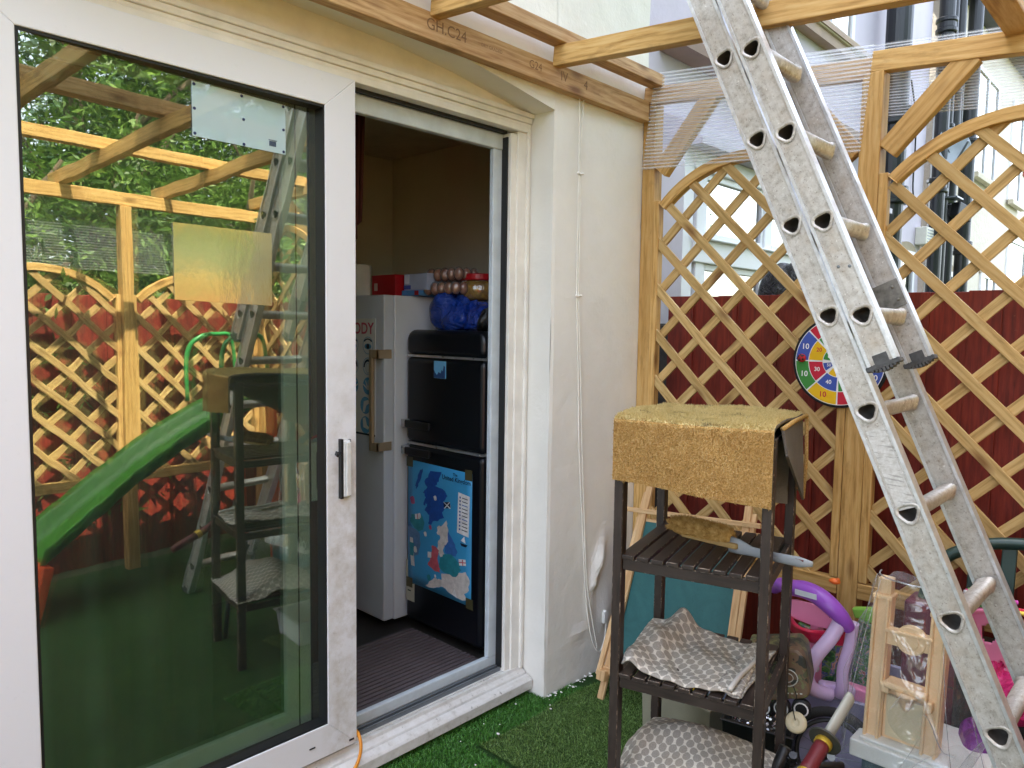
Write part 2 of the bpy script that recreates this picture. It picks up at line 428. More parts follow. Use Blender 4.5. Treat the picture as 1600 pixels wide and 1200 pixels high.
# lintel underside curve: (x, z)
LC = [(-1.0, 2.425), (0.6, 2.420), (1.24, 2.408), (1.52, 2.399), (1.76, 2.376), (1.97, 2.345), (2.177, 2.312)]
def wallpart():
    m = MB()
    def noise_y(x, z): return 1.863
    # right pier front with slightly wandering bottom edge
    nx, nz = 40, 120
    x0, x1 = 2.177, HX
    def f(u, v):
        x = x0+(x1-x0)*u; z = 5.0*v**1.6
        y = 1.863+.0018*math.sin(x*9+z*3)+.0015*math.sin(z*7+1)+.001*math.sin(x*31+z*17)
        for (bx, bz, sx_, sz_, tilt, hgt) in ((2.505, .50, .035, .085, .35, .030), (2.47, .41, .03, .03, 0, .014), (2.46, .33, .035, .07, 0, .010), (2.56, .28, .06, .08, 0, .009), (2.40, .22, .07, .03, 0, .006)):
            dx = (x-bx)-tilt*(z-bz); dz = z-bz; q = (dx/sx_)**2+(dz/sz_)**2
            if q < 4: y -= hgt*math.exp(-q*1.3)
        if u == 0: y += .004
        return (x, y, z)
    m.grid(f, nx, nz)
    m.box(2.177, HX, 1.875, 2.16, 0, 5.0)   # body
    # reveal right side (strip between front and body)
    m.grid(lambda u, v: (2.177+.0015*math.sin(v*40), 1.866+.30*u, 2.33*v), 6, 40)
    m.box(-6, -1.0, 1.863, 2.16, 0, 5.0)
    # above the opening
    for k in range(len(LC)-1):
        (xa, za), (xb, zb) = LC[k], LC[k+1]
        p = [(xa, 1.863, za), (xb, 1.863, zb), (xb, 1.863, 5.0), (xa, 1.863, 5.0), (xa, 2.16, za), (xb, 2.16, zb), (xb, 2.16, 5.0), (xa, 2.16, 5.0)]
        m.add(p, [(0, 1, 2, 3), (7, 6, 5, 4), (0, 4, 5, 1), (3, 2, 6, 7)])
    return m
wp = wallpart().build('wall', 'wall', house, bevel=0)
m = MB()
m.box(-6, HX, 2.16, 2.17, 2.45, 5.0); m.box(HX-.02, HX, 2.16, 8, 0, 5.0); m.box(-6, -5.98, 2.16, 8, 0, 5.0); m.box(-6, HX, 7.98, 8, 0, 5.0)
m.build('side_wall', 'wall', house)
m = MB(); m.box(-6.2, HX+.10, 1.74, 8.2, 5.0, 5.12); m.build('roof', plain('unseen_grey_roof', '4A4A4C', .8), house)  # unseen roof slab, height and overhang set to shade the near yard
# room shell (interior)
m = MB()
m.box(-2.4, 2.72, 3.52, 3.56, .10, 2.44)   # back wall
m.box(2.68, 2.72, 2.16, 3.52, .10, 2.44)   # right wall
m.box(-2.44, -2.4, 2.16, 3.56, .10, 2.44)
m.build('room_wall', 'room', house)
m = MB(); m.box(-2.44, 2.72, 2.17, 3.56, 2.44, 2.46); m.build('ceiling', plain('ceiling_paint', 'B8AE9C', .8), house)
m = MB(); m.box(-2.44, 2.72, 2.10, 3.56, .03, .10); m.build('floor', plain('dark_floor_tile', '33302E', .4), house)
# outer door frame
m = MB()
m.box(-1.0, 2.177, 1.985, 2.10, 2.310, 2.44)
m.build('head_board', 'timberpaint', house)
fr = MB()
fr.box(-1.0, 2.175, 1.962, 2.09, 2.296, 2.313)
fr.box(-1.0, 2.172, 1.970, 2.09, 2.276, 2.296)
fr.box(-1.0, 2.166, 1.978, 2.09, 2.262, 2.276)
fr.box(-1.0, 2.150, 1.972, 2.09, 2.240, 2.262)
fr.box(2.150, 2.166, 1.972, 2.09, .105, 2.262)
fr.box(2.166, 2.177, 1.980, 2.09, .105, 2.290)
fr.box(2.105, 2.150, 1.982, 2.09, .110, 2.240)
fr.box(2.075, 2.105, 1.990, 2.09, .110, 2.230)
door_frame = fr.build('door_frame', 'mould', house, bevel=.003)
m = MB()
m.box(-1.0, 2.075, 2.012, 2.03, 2.229, 2.24); m.box(2.0685, 2.0745, 2.005, 2.033, .125, 2.215)
m.build('frame_gasket', 'gasket', door_frame)
m = MB()
m.box(1.30, 2.072, 2.035, 2.058, .130, .170); m.box(2.024, 2.072, 2.033, 2.055, .170, 2.170); m.box(-1, 2.072, 2.030, 2.058, 2.170, 2.228)
m.build('inner_frame', plain('pale_blue_white_upvc', 'C9D3DA', .35, scale=12), door_frame, bevel=.004)
sill = MB()
sill.prism([(1.922, .034), (1.922, .070), (1.928, .076), (1.950, .088), (1.953, .079), (1.957, .079), (1.960, .090), (1.978, .100), (1.981, .112), (1.994, .112), (1.996, .106), (2.000, .106), (2.000, .112), (2.10, .112), (2.10, .02), (1.96, .02)], (-1.0, 0, 0), (0, 1, 0), (0, 0, 1), (3.170, 0, 0))
sl = sill.build('door_sill', 'sill', house, bevel=.002)
m = MB(); m.box(-1, 2.07, 2.008, 2.014, .112, .128); m.box(-1, 2.07, 2.024, 2.034, .112, .130)
m.build('track', 'alu_rail', sl)

# sliding door panels
pn = MB()
X0, X1, ZB, ZT, YF, YB = .335, 1.345, .135, 2.238, 1.952, 2.002
gx0, gx1, gz0, gz1 = .458, 1.238, .238, 2.142
def miter_frame(m, X0, X1, Z0, Z1, gx0, gx1, gz0, gz1, y0, y1, lip=.006):
    O = [(X0, Z0), (X1, Z0), (X1, Z1), (X0, Z1)]; I = [(gx0, gz0), (gx1, gz0), (gx1, gz1), (gx0, gz1)]
    for k in range(4):
        a, b, c, d = O[k], O[(k+1) % 4], I[(k+1) % 4], I[k]
        q = [a, b, c, d]
        m.add([(x, y0, z) for x, z in q]+[(x, y1, z) for x, z in q], [(0, 1, 2, 3), (7, 6, 5, 4), (0, 4, 5, 1), (2, 6, 7, 3), (1, 5, 6, 2), (3, 7, 4, 0)])
miter_frame(pn, X0, X1, ZB, ZT, gx0, gx1, gz0, gz1, YF, YB)
sd_ = pn.build('sliding_door', 'door', house, bevel=.0025)
m = MB(); e = .007
miter_frame(m, gx0, gx1, gz0, gz1, gx0+e, gx1-e*.6, gz0+e, gz1-e, YF+.004, YB-.001)
m.build('gasket', 'gasket', sd_)
m = MB()   # the pane sits slightly askew in its frame
gp = [(gx0+.004, YF+.0065), (gx1-.004, YF+.0465), (gx1-.004, YF+.0485), (gx0+.004, YF+.0085)]
m.prism(gp, (0, 0, gz0+.004), (1, 0, 0), (0, 1, 0), (0, 0, gz1-gz0-.008)); m.build('glass', 'glass', sd_)
m = MB(); gp = [(gx0+.004, YF+.0145), (gx1-.004, YF+.0493), (gx1-.004, YF+.0499), (gx0+.004, YF+.0160)]
m.prism(gp, (0, 0, gz0+.004), (1, 0, 0), (0, 1, 0), (0, 0, gz1-gz0-.008)); m.build('inner_pane', 'glass2', sd_)
m = MB()
m.box(1.287, 1.313, 1.934, 1.952, .958, 1.138); m.box(1.291, 1.309, 1.924, 1.934, .962, 1.134)
hd = m.build('handle', plain('white_handle', 'D8D6D2', .35, scale=40), sd_, bevel=.004)
m = MB(); m.box(1.279, 1.287, 1.936, 1.952, .955, 1.142); m.box(1.3131, 1.317, 1.940, 1.952, .958, 1.138)
m.tube([(1.283, 1.944, 1.098), (1.262, 1.930, 1.094), (1.254, 1.926, 1.100), (1.258, 1.926, 1.108)], .005, 8)
m.build('handle_lever', 'blackplastic', sd_)
m = MB(); m.box(1.17, 1.19, 1.9505, 1.952, .180, .184); m.build('drain_slot', 'gasket', sd_)
m = MB(); m.box(1.315, 1.333, 1.9505, 1.952, .150, .156); m.build('drain_slot', 'gasket', sd_)
# second, inner panel standing behind the first
m = MB(); miter_frame(m, .16, 1.235, .175, 2.205, .26, 1.148, .27, 2.12, 2.045, 2.085)
ip = m.build('inner_door', plain('upvc_pale_green', 'F2F8F6', .4), house, bevel=.004)
m = MB(); m.box(.26, 1.148, 2.062, 2.065, .27, 2.12); m.build('glass', mat_glass('inner_glass', 'C8D6CC', .02, 0), ip)
m = MB(); m.box(1.236, 1.243, 2.050, 2.08, .175, 2.205); m.box(1.190, 1.193, 2.042, 2.0448, .175, 2.205); m.build('brush_seal', 'gasket', ip)

# ------------------------------------------------------------------ pergola
perg = thing('pergola', 'treated pine pergola frame fixed to the house wall over the yard', 'pergola', (2.76, .92, 0))
def bd(name, a, b, side, w, t, mat='pine', bevel=.003, parent=perg):
    m = MB(); m.board(a, b, side, w, t); return m.build(name, mat, parent, bevel=bevel)
wpl = bd('wall_plate', (-1.2, 1.843, 2.421), (2.752, 1.843, 2.421), (0, 0, 1), .084, .040, 'pine3')
ink_ = plain('faded_stamp_ink', '7A5A3C', .8)
for txt, x, s_ in (('GH.C24', 1.60, .05), ('DRY GRADED', 1.80, .016), ('IV', 2.18, .05), ('4', 2.31, .05), ('G24', 2.02, .04)):
    m = MB(); m.text(txt, (x, 1.8225, 2.424), (1, 0, 0), (0, 0, 1), s_); m.build('stamp', ink_, wpl)
def rafz(y): return 2.447-.086*(1.80-y)
m = MB(); m.board((2.136, 1.822, rafz(1.822)+.035), (2.136, -.74, rafz(-.74)+.035), (0, 0, 1), .070, .045)
raf = m.build('rafter', 'pine', perg, bevel=.003)
for x in (1.553, .97, .39, -.20, -.78):
    c = raf.copy(); COL.objects.link(c); c.parent = perg; c.location.x = x-2.136
bd('wall_purlin', (-1.2, 1.795, 2.541), (2.772, 1.795, 2.541), (0, 0, 1), .048, .062, 'pine3')
bd('outer_purlin', (-1.2, .500, 2.452), (2.86, .500, 2.452), (0, 0, 1), .066, .075, 'pine3')
bd('middle_beam', (-1.2, -.13, 2.385), (2.86, -.13, 2.385), (0, 0, 1), .060, .060)
bd('front_beam', (-1.2, -.62, 2.200), (2.83, -.62, 2.200), (0, 0, 1), .075, .045)
bd('side_rail', (2.783, 1.858, 2.460+.034), (2.783, .930, 2.373+.034), (0, 0, 1), .070, .045, 'pine3')
bd('side_rail', (2.783, .929, 2.394+.034), (2.783, -.70, 2.260+.034), (0, 0, 1), .070, .045, 'pine')
bd('post', (2.795, 1.8285, 0), (2.795, 1.8285, 2.455), (0, 1, 0), .062, .062)
bd('post', (2.795, .9200, 0), (2.795, .9200, 2.392), (0, 1, 0), .070, .070)
bd('post', (2.795, .0050, 0), (2.795, .0050, 2.315), (0, 1, 0), .070, .070)
for x in (2.795, 1.88, .965, .05, -.865):
    bd('post', (x, -.62, 0), (x, -.62, 2.16), (1, 0, 0), .070, .070)
def brace(y0, z0, y1, z1): return bd('brace', (2.785, y0, z0), (2.785, y1, z1), (0, 1, 0), .072, .040, 'pine')
brace(1.775, 2.165, 1.535, 2.455); brace(.972, 2.115, 1.175, 2.365); brace(.868, 2.120, .625, 2.385); brace(-.05, 2.04, -.30, 2.26)
for x, s_ in ():
    bd('brace', (x+.05, -.62, 1.90), (x+.30, -.62, 2.15), (0, 0, 1), .07, .04)
    bd('brace', (x-.05, -.62, 1.90), (x-.30, -.62, 2.15), (0, 0, 1), .07, .04)
# clear sheets
def sheet(pts, y_or, n=1):
    pass
def psheet(name, quad, off, parent=perg, mat='poly'):
    m = MB(); q = [V(p) for p in quad]; o = V(off); pts = q+[p+o for p in q]
    L = (q[1]-q[0]).length; H = (q[3]-q[0]).length
    g = [(0, 0, 0), (L, 0, 0), (L, H, 0), (0, H, 0)]
    m.add(pts, [(0, 1, 2, 3), (7, 6, 5, 4), (0, 4, 5, 1), (1, 5, 6, 2), (2, 6, 7, 3), (3, 7, 4, 0)], g+g)
    return m.build(name, mat, parent)
psheet('clear_sheet', [(2.751, 1.852, 2.180), (2.751, .948, 2.122), (2.751, .918, 2.484), (2.751, 1.800, 2.578)], (.004, 0, 0))
psheet('clear_sheet', [(2.830, 1.03, 2.262), (2.830, -.60, 2.115), (2.830, -.60, 2.36), (2.830, 1.30, 2.545)], (.004, 0, 0))
psheet('clear_sheet', [(-1.0, -.665, 1.78), (2.78, -.665, 1.78), (2.78, -.665, 2.22), (-1.0, -.665, 2.22)], (0, -.004, 0), mat='poly2')

# ------------------------------------------------------------------ trellis panels
def trellis(label, P, W, fc, bc, zb=.53, zs=1.995, sag=.205):
    """P(u,z,n) -> world; fc/bc lattice offsets"""
    t = thing('trellis_panel', label, 'trellis', P(W/2, 0, 0), 'arched lattice trellis panels along the fence')
    hw = W/2; Rr = (hw*hw+sag*sag)/(2*sag); zc = zs+sag-Rr
    def top(u, inset=0): 
        d = (Rr-inset)**2-(u-hw)**2
        return zc+math.sqrt(max(d, 0)) if d > 0 else zs-inset
    fm = MB()
    def bdl(m, a, b, side, w, th):  # local board
        A, B_ = P(*a), P(*b); S = P(*side)-P(0, 0, 0); m.board(A, B_, S, w, th)
    sw = .030
    bdl(fm, (sw/2, zb+.062, .010), (sw/2, zs+.048, .010), (1, 0, 0), sw, .040)
    bdl(fm, (W-sw/2, zb+.062, .010), (W-sw/2, zs+.048, .010), (1, 0, 0), sw, .040)
    bdl(fm, (0, zb+.030, .008), (W, zb+.030, .008), (0, 1, 0), .058, .038)
    fm.build('frame', 'pine', t, bevel=.003)
    am = MB(); N = 28; a0 = math.asin((hw-sw)/Rr); o = random.uniform(0, 50)
    pts, gc, F = [], [], []
    for k in range(N+1):
        a = -a0+2*a0*k/N
        for (rr, nn) in ((Rr, -.012), (Rr-.042, -.012), (Rr-.042, .030), (Rr, .030)):
            pts.append(P(hw+rr*math.sin(a), zc+rr*math.cos(a), nn)); gc.append((a*Rr+o, rr+o, nn))
    for k in range(N):
        for j in range(4): F.append((k*4+j, k*4+(j+1) % 4, (k+1)*4+(j+1) % 4, (k+1)*4+j))
    F += [(0, 1, 2, 3), (N*4+3, N*4+2, N*4+1, N*4)]
    am.add(pts, F, gc); am.build('arch', 'pine', t, bevel=.003)
    lm = MB()
    for sgn, c0, n0 in ((-1, fc, .002), (1, bc, .016)):
        for k in range(-12, 14):
            c = c0+.196*k+random.uniform(-.004, .004)
            # front: z = c - u (down to right); back: z = c + u (up to right)
            us = [sw*.6+(W-1.2*sw)*i/400 for i in range(401)]
            ok = [u for u in us if zb+.045 < c+sgn*u < top(u, .022)]
            if len(ok) < 12: continue
            ua, ub = ok[0], ok[-1]
            bdl(lm, (ua, c+sgn*ua, n0), (ub, c+sgn*ub, n0), (1, 1 if sgn < 0 else -1, 0), .036, .012)
    lm.build('lattice', 'pine2', t, bevel=.0015)
    return t
def side(y0): return lambda u, z, n: V((2.770+n, y0-u, z))
def front(x0): return lambda u, z, n: V((x0+u, -.625-n, z))
trellis('arched trellis panel next to the cream wall, behind the shelf rack and ladder', side(1.797), .840, 1.890, 1.817)
trellis('arched trellis panel to the right of the dartboard, behind the ladder foot', side(.884), .840, 2.044, 1.806)
trellis('arched trellis panel further along the side fence past the picture edge', side(-.032), .55, 2.0, 1.8, zs=2.0, sag=.13)
for x0, lb in ((1.918, 'second'), (1.003, 'third'), (.088, 'fourth'), (-.827, 'fifth')):
    trellis('%s arched trellis panel of the front row facing the glass door' % lb, front(x0), .839, 1.95, 1.83, zs=1.60, sag=.20)

# ------------------------------------------------------------------ red fences
def fence(label, P, L, top=1.643):
    t = thing('board_fence', label, 'fence', P(0, 0, 0)); m = MB(); u = 0; k = 0
    while u < L:
        wd = random.choice((.085, .10, .125)); k += 1
        n = .0 if k % 2 else .009
        A, B_ = P(u+wd/2, 0, n), P(u+wd/2, top+random.uniform(-.003, .003), n); S = P(1, 0, 0)-P(0, 0, 0)
        m.board(A, B_, S, wd+.004, .010); u += wd
    m.build('boards', 'fence', t, bevel=.002)
    m = MB()
    for z in (.3, .9, 1.5): m.board(P(0, z, .035), P(L, z, .035), (0, 0, 1), .06, .035)
    m.build('rail', 'fence', t)
    return t
fence('dark red stained board fence behind the side trellis', lambda u, z, n: V((3.0+n, 1.848-u, z)), 2.7)
fence('red stained board fence behind the front trellis, seen in the door glass', lambda u, z, n: V((3.0-u, -.86-n, z)), 5.5)

# ------------------------------------------------------------------ ladder
lad = thing('extension_ladder', 'old paint-spattered aluminium extension ladder leaning over the yard to the house wall', 'ladder', (2.03, 0.0, 0))
UP = V((0, .4077, .9131)); NO = V((0, -.9131, .4077)); XX = V((1, 0, 0))
def tri(r, n=18):
    out = []
    for k in range(n):
        a = 2*math.pi*k/n + math.pi/2
        q = r*(1-.14*math.cos(3*(a-math.pi/2)))*1.0     # rounded triangle, flat side up
        out.append((q*math.cos(a)*1.10, q*math.sin(a)))
    return out
def stile(P0, x0, x1, t0, t1, holes, hw=.0385, lipdir=-1):
    """box-section stile running along UP; holes = list of t where rung mouths open on the x0 face"""
    m = MB()
    def w(x, n, t): return V((x, P0.y, P0.z))+UP*t+NO*n
    o = random.uniform(0, 40)
    def gc(x, n, t): return (t+o, n+o, x)
    def quad(ps): m.add([w(*p) for p in ps], [tuple(range(len(ps)))], [gc(*p) for p in ps])
    e = hw-.0075
    # cells on both faces
    hs = sorted(holes)
    if hs:
        cuts = [t0]+[(a+b)/2 for a, b in zip(hs[:-1], hs[1:])]+[t1]
        for k, h in enumerate(hs):
            a, b = cuts[k], cuts[k+1]
            for xf in (x0, x1):
             T = tri(.0185); N = len(T)
             pts = []; gg = []
             for (px_, py_) in T:
                 pts.append(w(xf, px_, h-py_*-1)); gg.append(gc(xf, px_, h+py_))
             rect = []
             for (px_, py_) in T:
                 an = math.atan2(py_, px_); c, s_ = math.cos(an), math.sin(an)
                 k1 = min(e/abs(c) if abs(c) > 1e-6 else 9, .035/abs(s_) if abs(s_) > 1e-6 else 9)
                 rect.append((c*k1, s_*k1))
             for (px_, py_) in rect: pts.append(w(xf, px_, h+py_)); gg.append(gc(xf, px_, h+py_))
             m.add(pts, [(j, (j+1) % N, N+(j+1) % N, N+j) for j in range(N)], gg)
             # corner triangles of the cell rectangle
             for sx in (-1, 1):
                 for sy in (-1, 1):
                     near = [p for p in rect]
                     cx, cy = sx*e, sy*.035
                     vert = [p for p in rect if abs(abs(p[0])-e) < 1e-5 and p[0]*sx > 0]; horz = [p for p in rect if abs(abs(p[1])-.035) < 1e-5 and p[1]*sy > 0]
                     if vert and horz:
                         a1 = max(vert, key=lambda p: p[1]*sy); b1 = max(horz, key=lambda p: p[0]*sx)
                         quad([(xf, a1[0], h+a1[1]), (xf, cx, h+cy), (xf, b1[0], h+b1[1])])
             quad([(xf, -e, a), (xf, e, a), (xf, e, h-.035), (xf, -e, h-.035)])
             quad([(xf, -e, h+.035), (xf, e, h+.035), (xf, e, b), (xf, -e, b)])
    else:
        quad([(x0, -e, t0), (x0, e, t0), (x0, e, t1), (x0, -e, t1)])
    if not hs: quad([(x1, -e, t0), (x1, -e, t1), (x1, e, t1), (x1, e, t0)])
    # raised edge beads and outer flanges
    for s_ in (-1, 1):
        for (na, nb, xo) in ((hw-.0075, hw, .0035), (hw-.0135, hw-.0115, .0012)):
            ps = [w(x0-xo, s_*na, t0), w(x0-xo, s_*nb, t0), w(x1+xo, s_*nb, t0), w(x1+xo, s_*na, t0)]
            pe = [w(x0-xo, s_*na, t1), w(x0-xo, s_*nb, t1), w(x1+xo, s_*nb, t1), w(x1+xo, s_*na, t1)]
            g1 = [gc(x0, s_*na, t0), gc(x0, s_*nb, t0), gc(x1, s_*nb, t0), gc(x1, s_*na, t0)]; g2 = [gc(x0, s_*na, t1), gc(x0, s_*nb, t1), gc(x1, s_*nb, t1), gc(x1, s_*na, t1)]
            m.cur = 1 if xo > .002 else 0
            m.add(ps+pe, [(0, 1, 2, 3), (7, 6, 5, 4), (0, 4, 5, 1), (1, 5, 6, 2), (2, 6, 7, 3), (3, 7, 4, 0)], g1+g2)
    return m, w
def rung(P0, xa, xb, t, r=.0178):
    m = MB(); T = tri(r); N = len(T)
    def w(x, n, tt): return V((x, P0.y, P0.z))+UP*tt+NO*n
    def ring(x, k=1): return [w(x, px_*k, t+py_*k) for px_, py_ in T]
    # flared mouth ring at the outer face, open tube, flare inside
    L = [ring(xa-.0038, 1.42), ring(xa-.0052, 1.24), ring(xa-.001, .98)]
    pts = [p for q in L for p in q]; m.add(pts, [(a*N+j, a*N+(j+1) % N, (a+1)*N+(j+1) % N, (a+1)*N+j) for a in range(2) for j in range(N)])
    m.cur = 1; L = [ring(xa-.001, .98), ring(xa+.004, .95), ring(xa+.02, .93), ring(xa+.06, .93), ring(xa+.061, .1)]
    pts = [p for q in L for p in q]; m.add(pts, [(a*N+j, a*N+(j+1) % N, (a+1)*N+(j+1) % N, (a+1)*N+j) for a in range(4) for j in range(N)])
    m.cur = 0; L = [ring(xa+.027, 1.25), ring(xa+.030, 1.06), ring(xb-.030, 1.06), ring(xb-.027, 1.25), ring(xb-.024, 1.25)]
    pts = [p for q in L for p in q]; m.add(pts, [(a*N+j, a*N+(j+1) % N, (a+1)*N+(j+1) % N, (a+1)*N+j) for a in range(4) for j in range(N)])
    return m
PA, PB = V((1.863, 1.002, 2.220)), V((1.850, .919, 2.222))
tA0, tA1 = -2.431, 1.93; tB0, tB1 = -.872, 3.2
hA = [-.25*k for k in range(-7, 10)]; hB = [-.25*k for k in range(-12, 4)]
AX0, AX1 = 1.863, 2.222; BX0, BX1 = 1.850, 2.140
Mt['bore'] = plain('shaded_grimy_bore', '4A4642', .7, var=.3, scale=40)  # dirt and inner shade of the rung tubes put into the colour
Mt['bead'] = plain('polished_stile_edge', 'D5D7DA', .3, .6, var=.15, scale=60)
for P, x0, x1, t0, t1, hs, nm, wd in ((PA, AX0, AX1, tA0+.02, tA1, hA, 'base', .0350), (PB, BX0, BX1, tB0, tB1, hB, 'fly', .0335)):
    ml, _ = stile(P, x0, x0+.026, t0, t1, hs, wd); ml.build('stile', ['alu', 'bead'], lad)
    mr, _ = stile(P, x1, x1+.026, t0, t1, [], wd); mr.build('stile', ['alu', 'bead'], lad)
    for h in hs:
        rung(P, x0, x1+.001, h).build('rung', ['alu', Mt['bore']], lad, smooth=True)
# rubber feet of the fly section and base section
def foot(P, xc, t):
    m = MB()
    def w(x, n, tt): return V((x, P.y, P.z))+UP*tt+NO*n
    for s_ in range(9):
        n0 = -.039+.0087*s_; z = -.014-.009*math.sin(math.pi*s_/8)
        pts = [w(xc+a, n0+b, t+c) for a in (-.014, .014) for b in (0, .0068) for c in (z, -.001)]
        m.add(pts, [(0, 1, 3, 2), (4, 6, 7, 5), (0, 4, 5, 1), (2, 3, 7, 6), (0, 2, 6, 4), (1, 5, 7, 3)])
    pts = [w(xc+a, b, t+c) for a in (-.0145, .0145) for b in (-.040, .040) for c in (-.013, -.003)]
    m.add(pts, [(0, 1, 3, 2), (4, 6, 7, 5), (0, 4, 5, 1), (2, 3, 7, 6), (0, 2, 6, 4), (1, 5, 7, 3)])
    pts = [w(xc+a, b, t+c) for a in (-.0150, -.0125) for b in (-.016, .018) for c in (-.008, .020)]
    m.add(pts, [(0, 1, 3, 2), (4, 6, 7, 5), (0, 4, 5, 1), (2, 3, 7, 6), (0, 2, 6, 4), (1, 5, 7, 3)])
    m.build('foot', plain('worn_black_rubber', '4A4B4D', .55, var=.35, scale=60), lad, bevel=.002)
foot(PB, BX0+.012, tB0+.002); foot(PB, BX1+.012, tB0+.002); foot(PA, AX0+.013, tA0+.02); foot(PA, AX1+.013, tA0+.02)
# guide bracket on the fly section
m = MB()
def wB(x, n, t): return V((x, PB.y, PB.z))+UP*t+NO*n
def wbox(m, xs, ns, ts):
    pts = [wB(a, b, c) for a in xs for b in ns for c in ts]
    m.add(pts, [(0, 1, 3, 2), (4, 6, 7, 5), (0, 4, 5, 1), (2, 3, 7, 6), (0, 2, 6, 4), (1, 5, 7, 3)])
wbox(m, (BX1-.004, BX1-.0005), (-.048, .030), (-.725, -.650))
wbox(m, (BX1-.004, BX1+.03), (-.052, -.046), (-.725, -.650))
m.lathe([(.004, 0), (.004, .003), (0.001, .004)], wB(BX1-.004, .012, -.668), (-1, 0, 0), 8); m.lathe([(.004, 0), (.004, .003), (0.001, .004)], wB(BX1-.004, .014, -.705), (-1, 0, 0), 8)
m.build('guide_bracket', plain('dirty_steel', '7E7C76', .5, .7, var=.4, scale=50), lad, bevel=.001)
m = MB()
for n, t in ((-.008, -.62), (.016, -.63)): m.lathe([(.004, 0), (.004, .002), (.001, .003)], wB(BX0, n, t), (-1, 0, 0), 8)
m.build('rivet', 'alu_rail', lad)
# worn paper label on the base stile
def wA(x, n, t): return V((x, PA.y, PA.z))+UP*t+NO*n
m = MB(); pts = [wA(AX0-.0006, n, t) for t in (-1.24, -1.045) for n in (-.024, .026)]
m.add(pts, [(0, 1, 3, 2)]); 
def mat_label():
    t = NT('worn_label'); co = t.coord(); n = t.noise(co, 90, 5, .7)
    wr = t.noise(t.mapping(co, (60, 20, 160)), 1, 3)
    col = t.ramp(n, [(.36, 'BDBBB6'), (.62, 'D6D6D4')]); col = t.mix(t.ramp(wr, [(.55, (0, 0, 0)), (.62, (.5,)*3)]), col, '6E6C6A')
    t.base(col); t.set(Roughness=.5, Metallic=.1); return t.m
m.build('label_sticker', mat_label(), lad)

# ------------------------------------------------------------------ dartboard
DC = V((2.733, .976, 1.387)); DR = .162
dart = thing('dartboard', 'round multicoloured toy dartboard hung on the trellis post behind the ladder', 'dartboard', DC)
def dpt(r, a, d=0): return DC+V((-d, -r*math.cos(a), r*math.sin(a)))
m = MB(); m.lathe([(DR, -.012), (DR+.004, -.006), (DR+.004, .004), (DR, .006), (DR-.006, .006)], DC, (-1, 0, 0), 64)
m.build('rim', plain('black_felt_rim', '17181B', .9), dart)
blue, yel, red, grn, whi = '3F55A8', 'E2B412', 'C3203A', '3F8A3C', 'E8E8EA'
dm = [plain('dart_'+n, c, .8, var=.06, bump=.2, bscale=500) for n, c in (('blue', blue), ('yellow', yel), ('red', red), ('green', grn), ('white', whi))]
B, Y_, R_, G_, W_ = 0, 1, 2, 3, 4
rings = [((.67, .95), [G_, Y_, R_, B, G_, Y_, R_, B]), ((.35, .655), [R_, B, G_, Y_, R_, B, G_, Y_]), ((.10, .335), [B, R_, Y_, G_, B, Y_, R_, G_])]
m = MB(); m.cur = W_; m.lathe([(DR*.965, -.004), (DR*.965, .0065)], DC, (-1, 0, 0), 64)
for (ra, rb), cs in rings:
    for k in range(8):
        m.cur = cs[k]; a0, a1 = math.pi/4*k+.012/ra*1.0, math.pi/4*(k+1)-.012/ra*1.0; N = 10
        pts = [dpt(DR*r, a0+(a1-a0)*i/N, .0072) for r in (ra, rb) for i in range(N+1)]
        m.add(pts, [(i, i+1, N+2+i, N+1+i) for i in range(N)])
m.cur = R_; m.add([dpt(DR*.085, 2*math.pi*i/20, .0072) for i in range(20)], [tuple(range(20))])
m.build('face', dm, dart)
def dtx(txt, r, a, sz, c):
    m = MB(); p = dpt(DR*r, R(a), .0082); m.text(txt, p, (0, -1, 0), (0, 0, 1), sz, bold=.015); m.build('number', dm[c], dart)
for a, c in ((157, W_), (202, W_), (247, R_), (292, W_), (337, W_), (22, W_), (67, R_), (112, W_)): dtx('10', .81, a, .028, c)
for t_, a, c in (('20', 150, R_), ('30', 202, W_), ('40', 247, W_), ('20', 292, W_), ('30', 337, R_), ('40', 22, W_), ('20', 67, W_), ('30', 112, R_)): dtx(t_, .5, a, .021, c)
for t_, a, c in (('60', 150, W_), ('50', 202, W_), ('60', 292, W_)): dtx(t_, .22, a, .015, c)
tb = thing('toy_ball', 'small red ball with black spots stuck to the left of the dartboard', 'toy ball', dpt(DR*.80, R(176), .018))
m = MB(); m.ball(tb.location, .0155, 16); m.build('ball', plain('red_felt', 'B01F2C', .8), tb, smooth=True)
m = MB(); tl = V(tb.location)
for k in range(9):
    d = V((-.75-random.random()*.2, random.uniform(-1, 1), random.uniform(-1, 1))).normalized()
    m.lathe([(.0042, -.001), (.0035, .0007), (.001, .001)], tl+d*.0153, d, 8)
m.box(tl.x-.0162, tl.x+.01, tl.y-.0012, tl.y+.0012, tl.z-.006, tl.z+.006)
m.build('spots', 'gasket', tb)

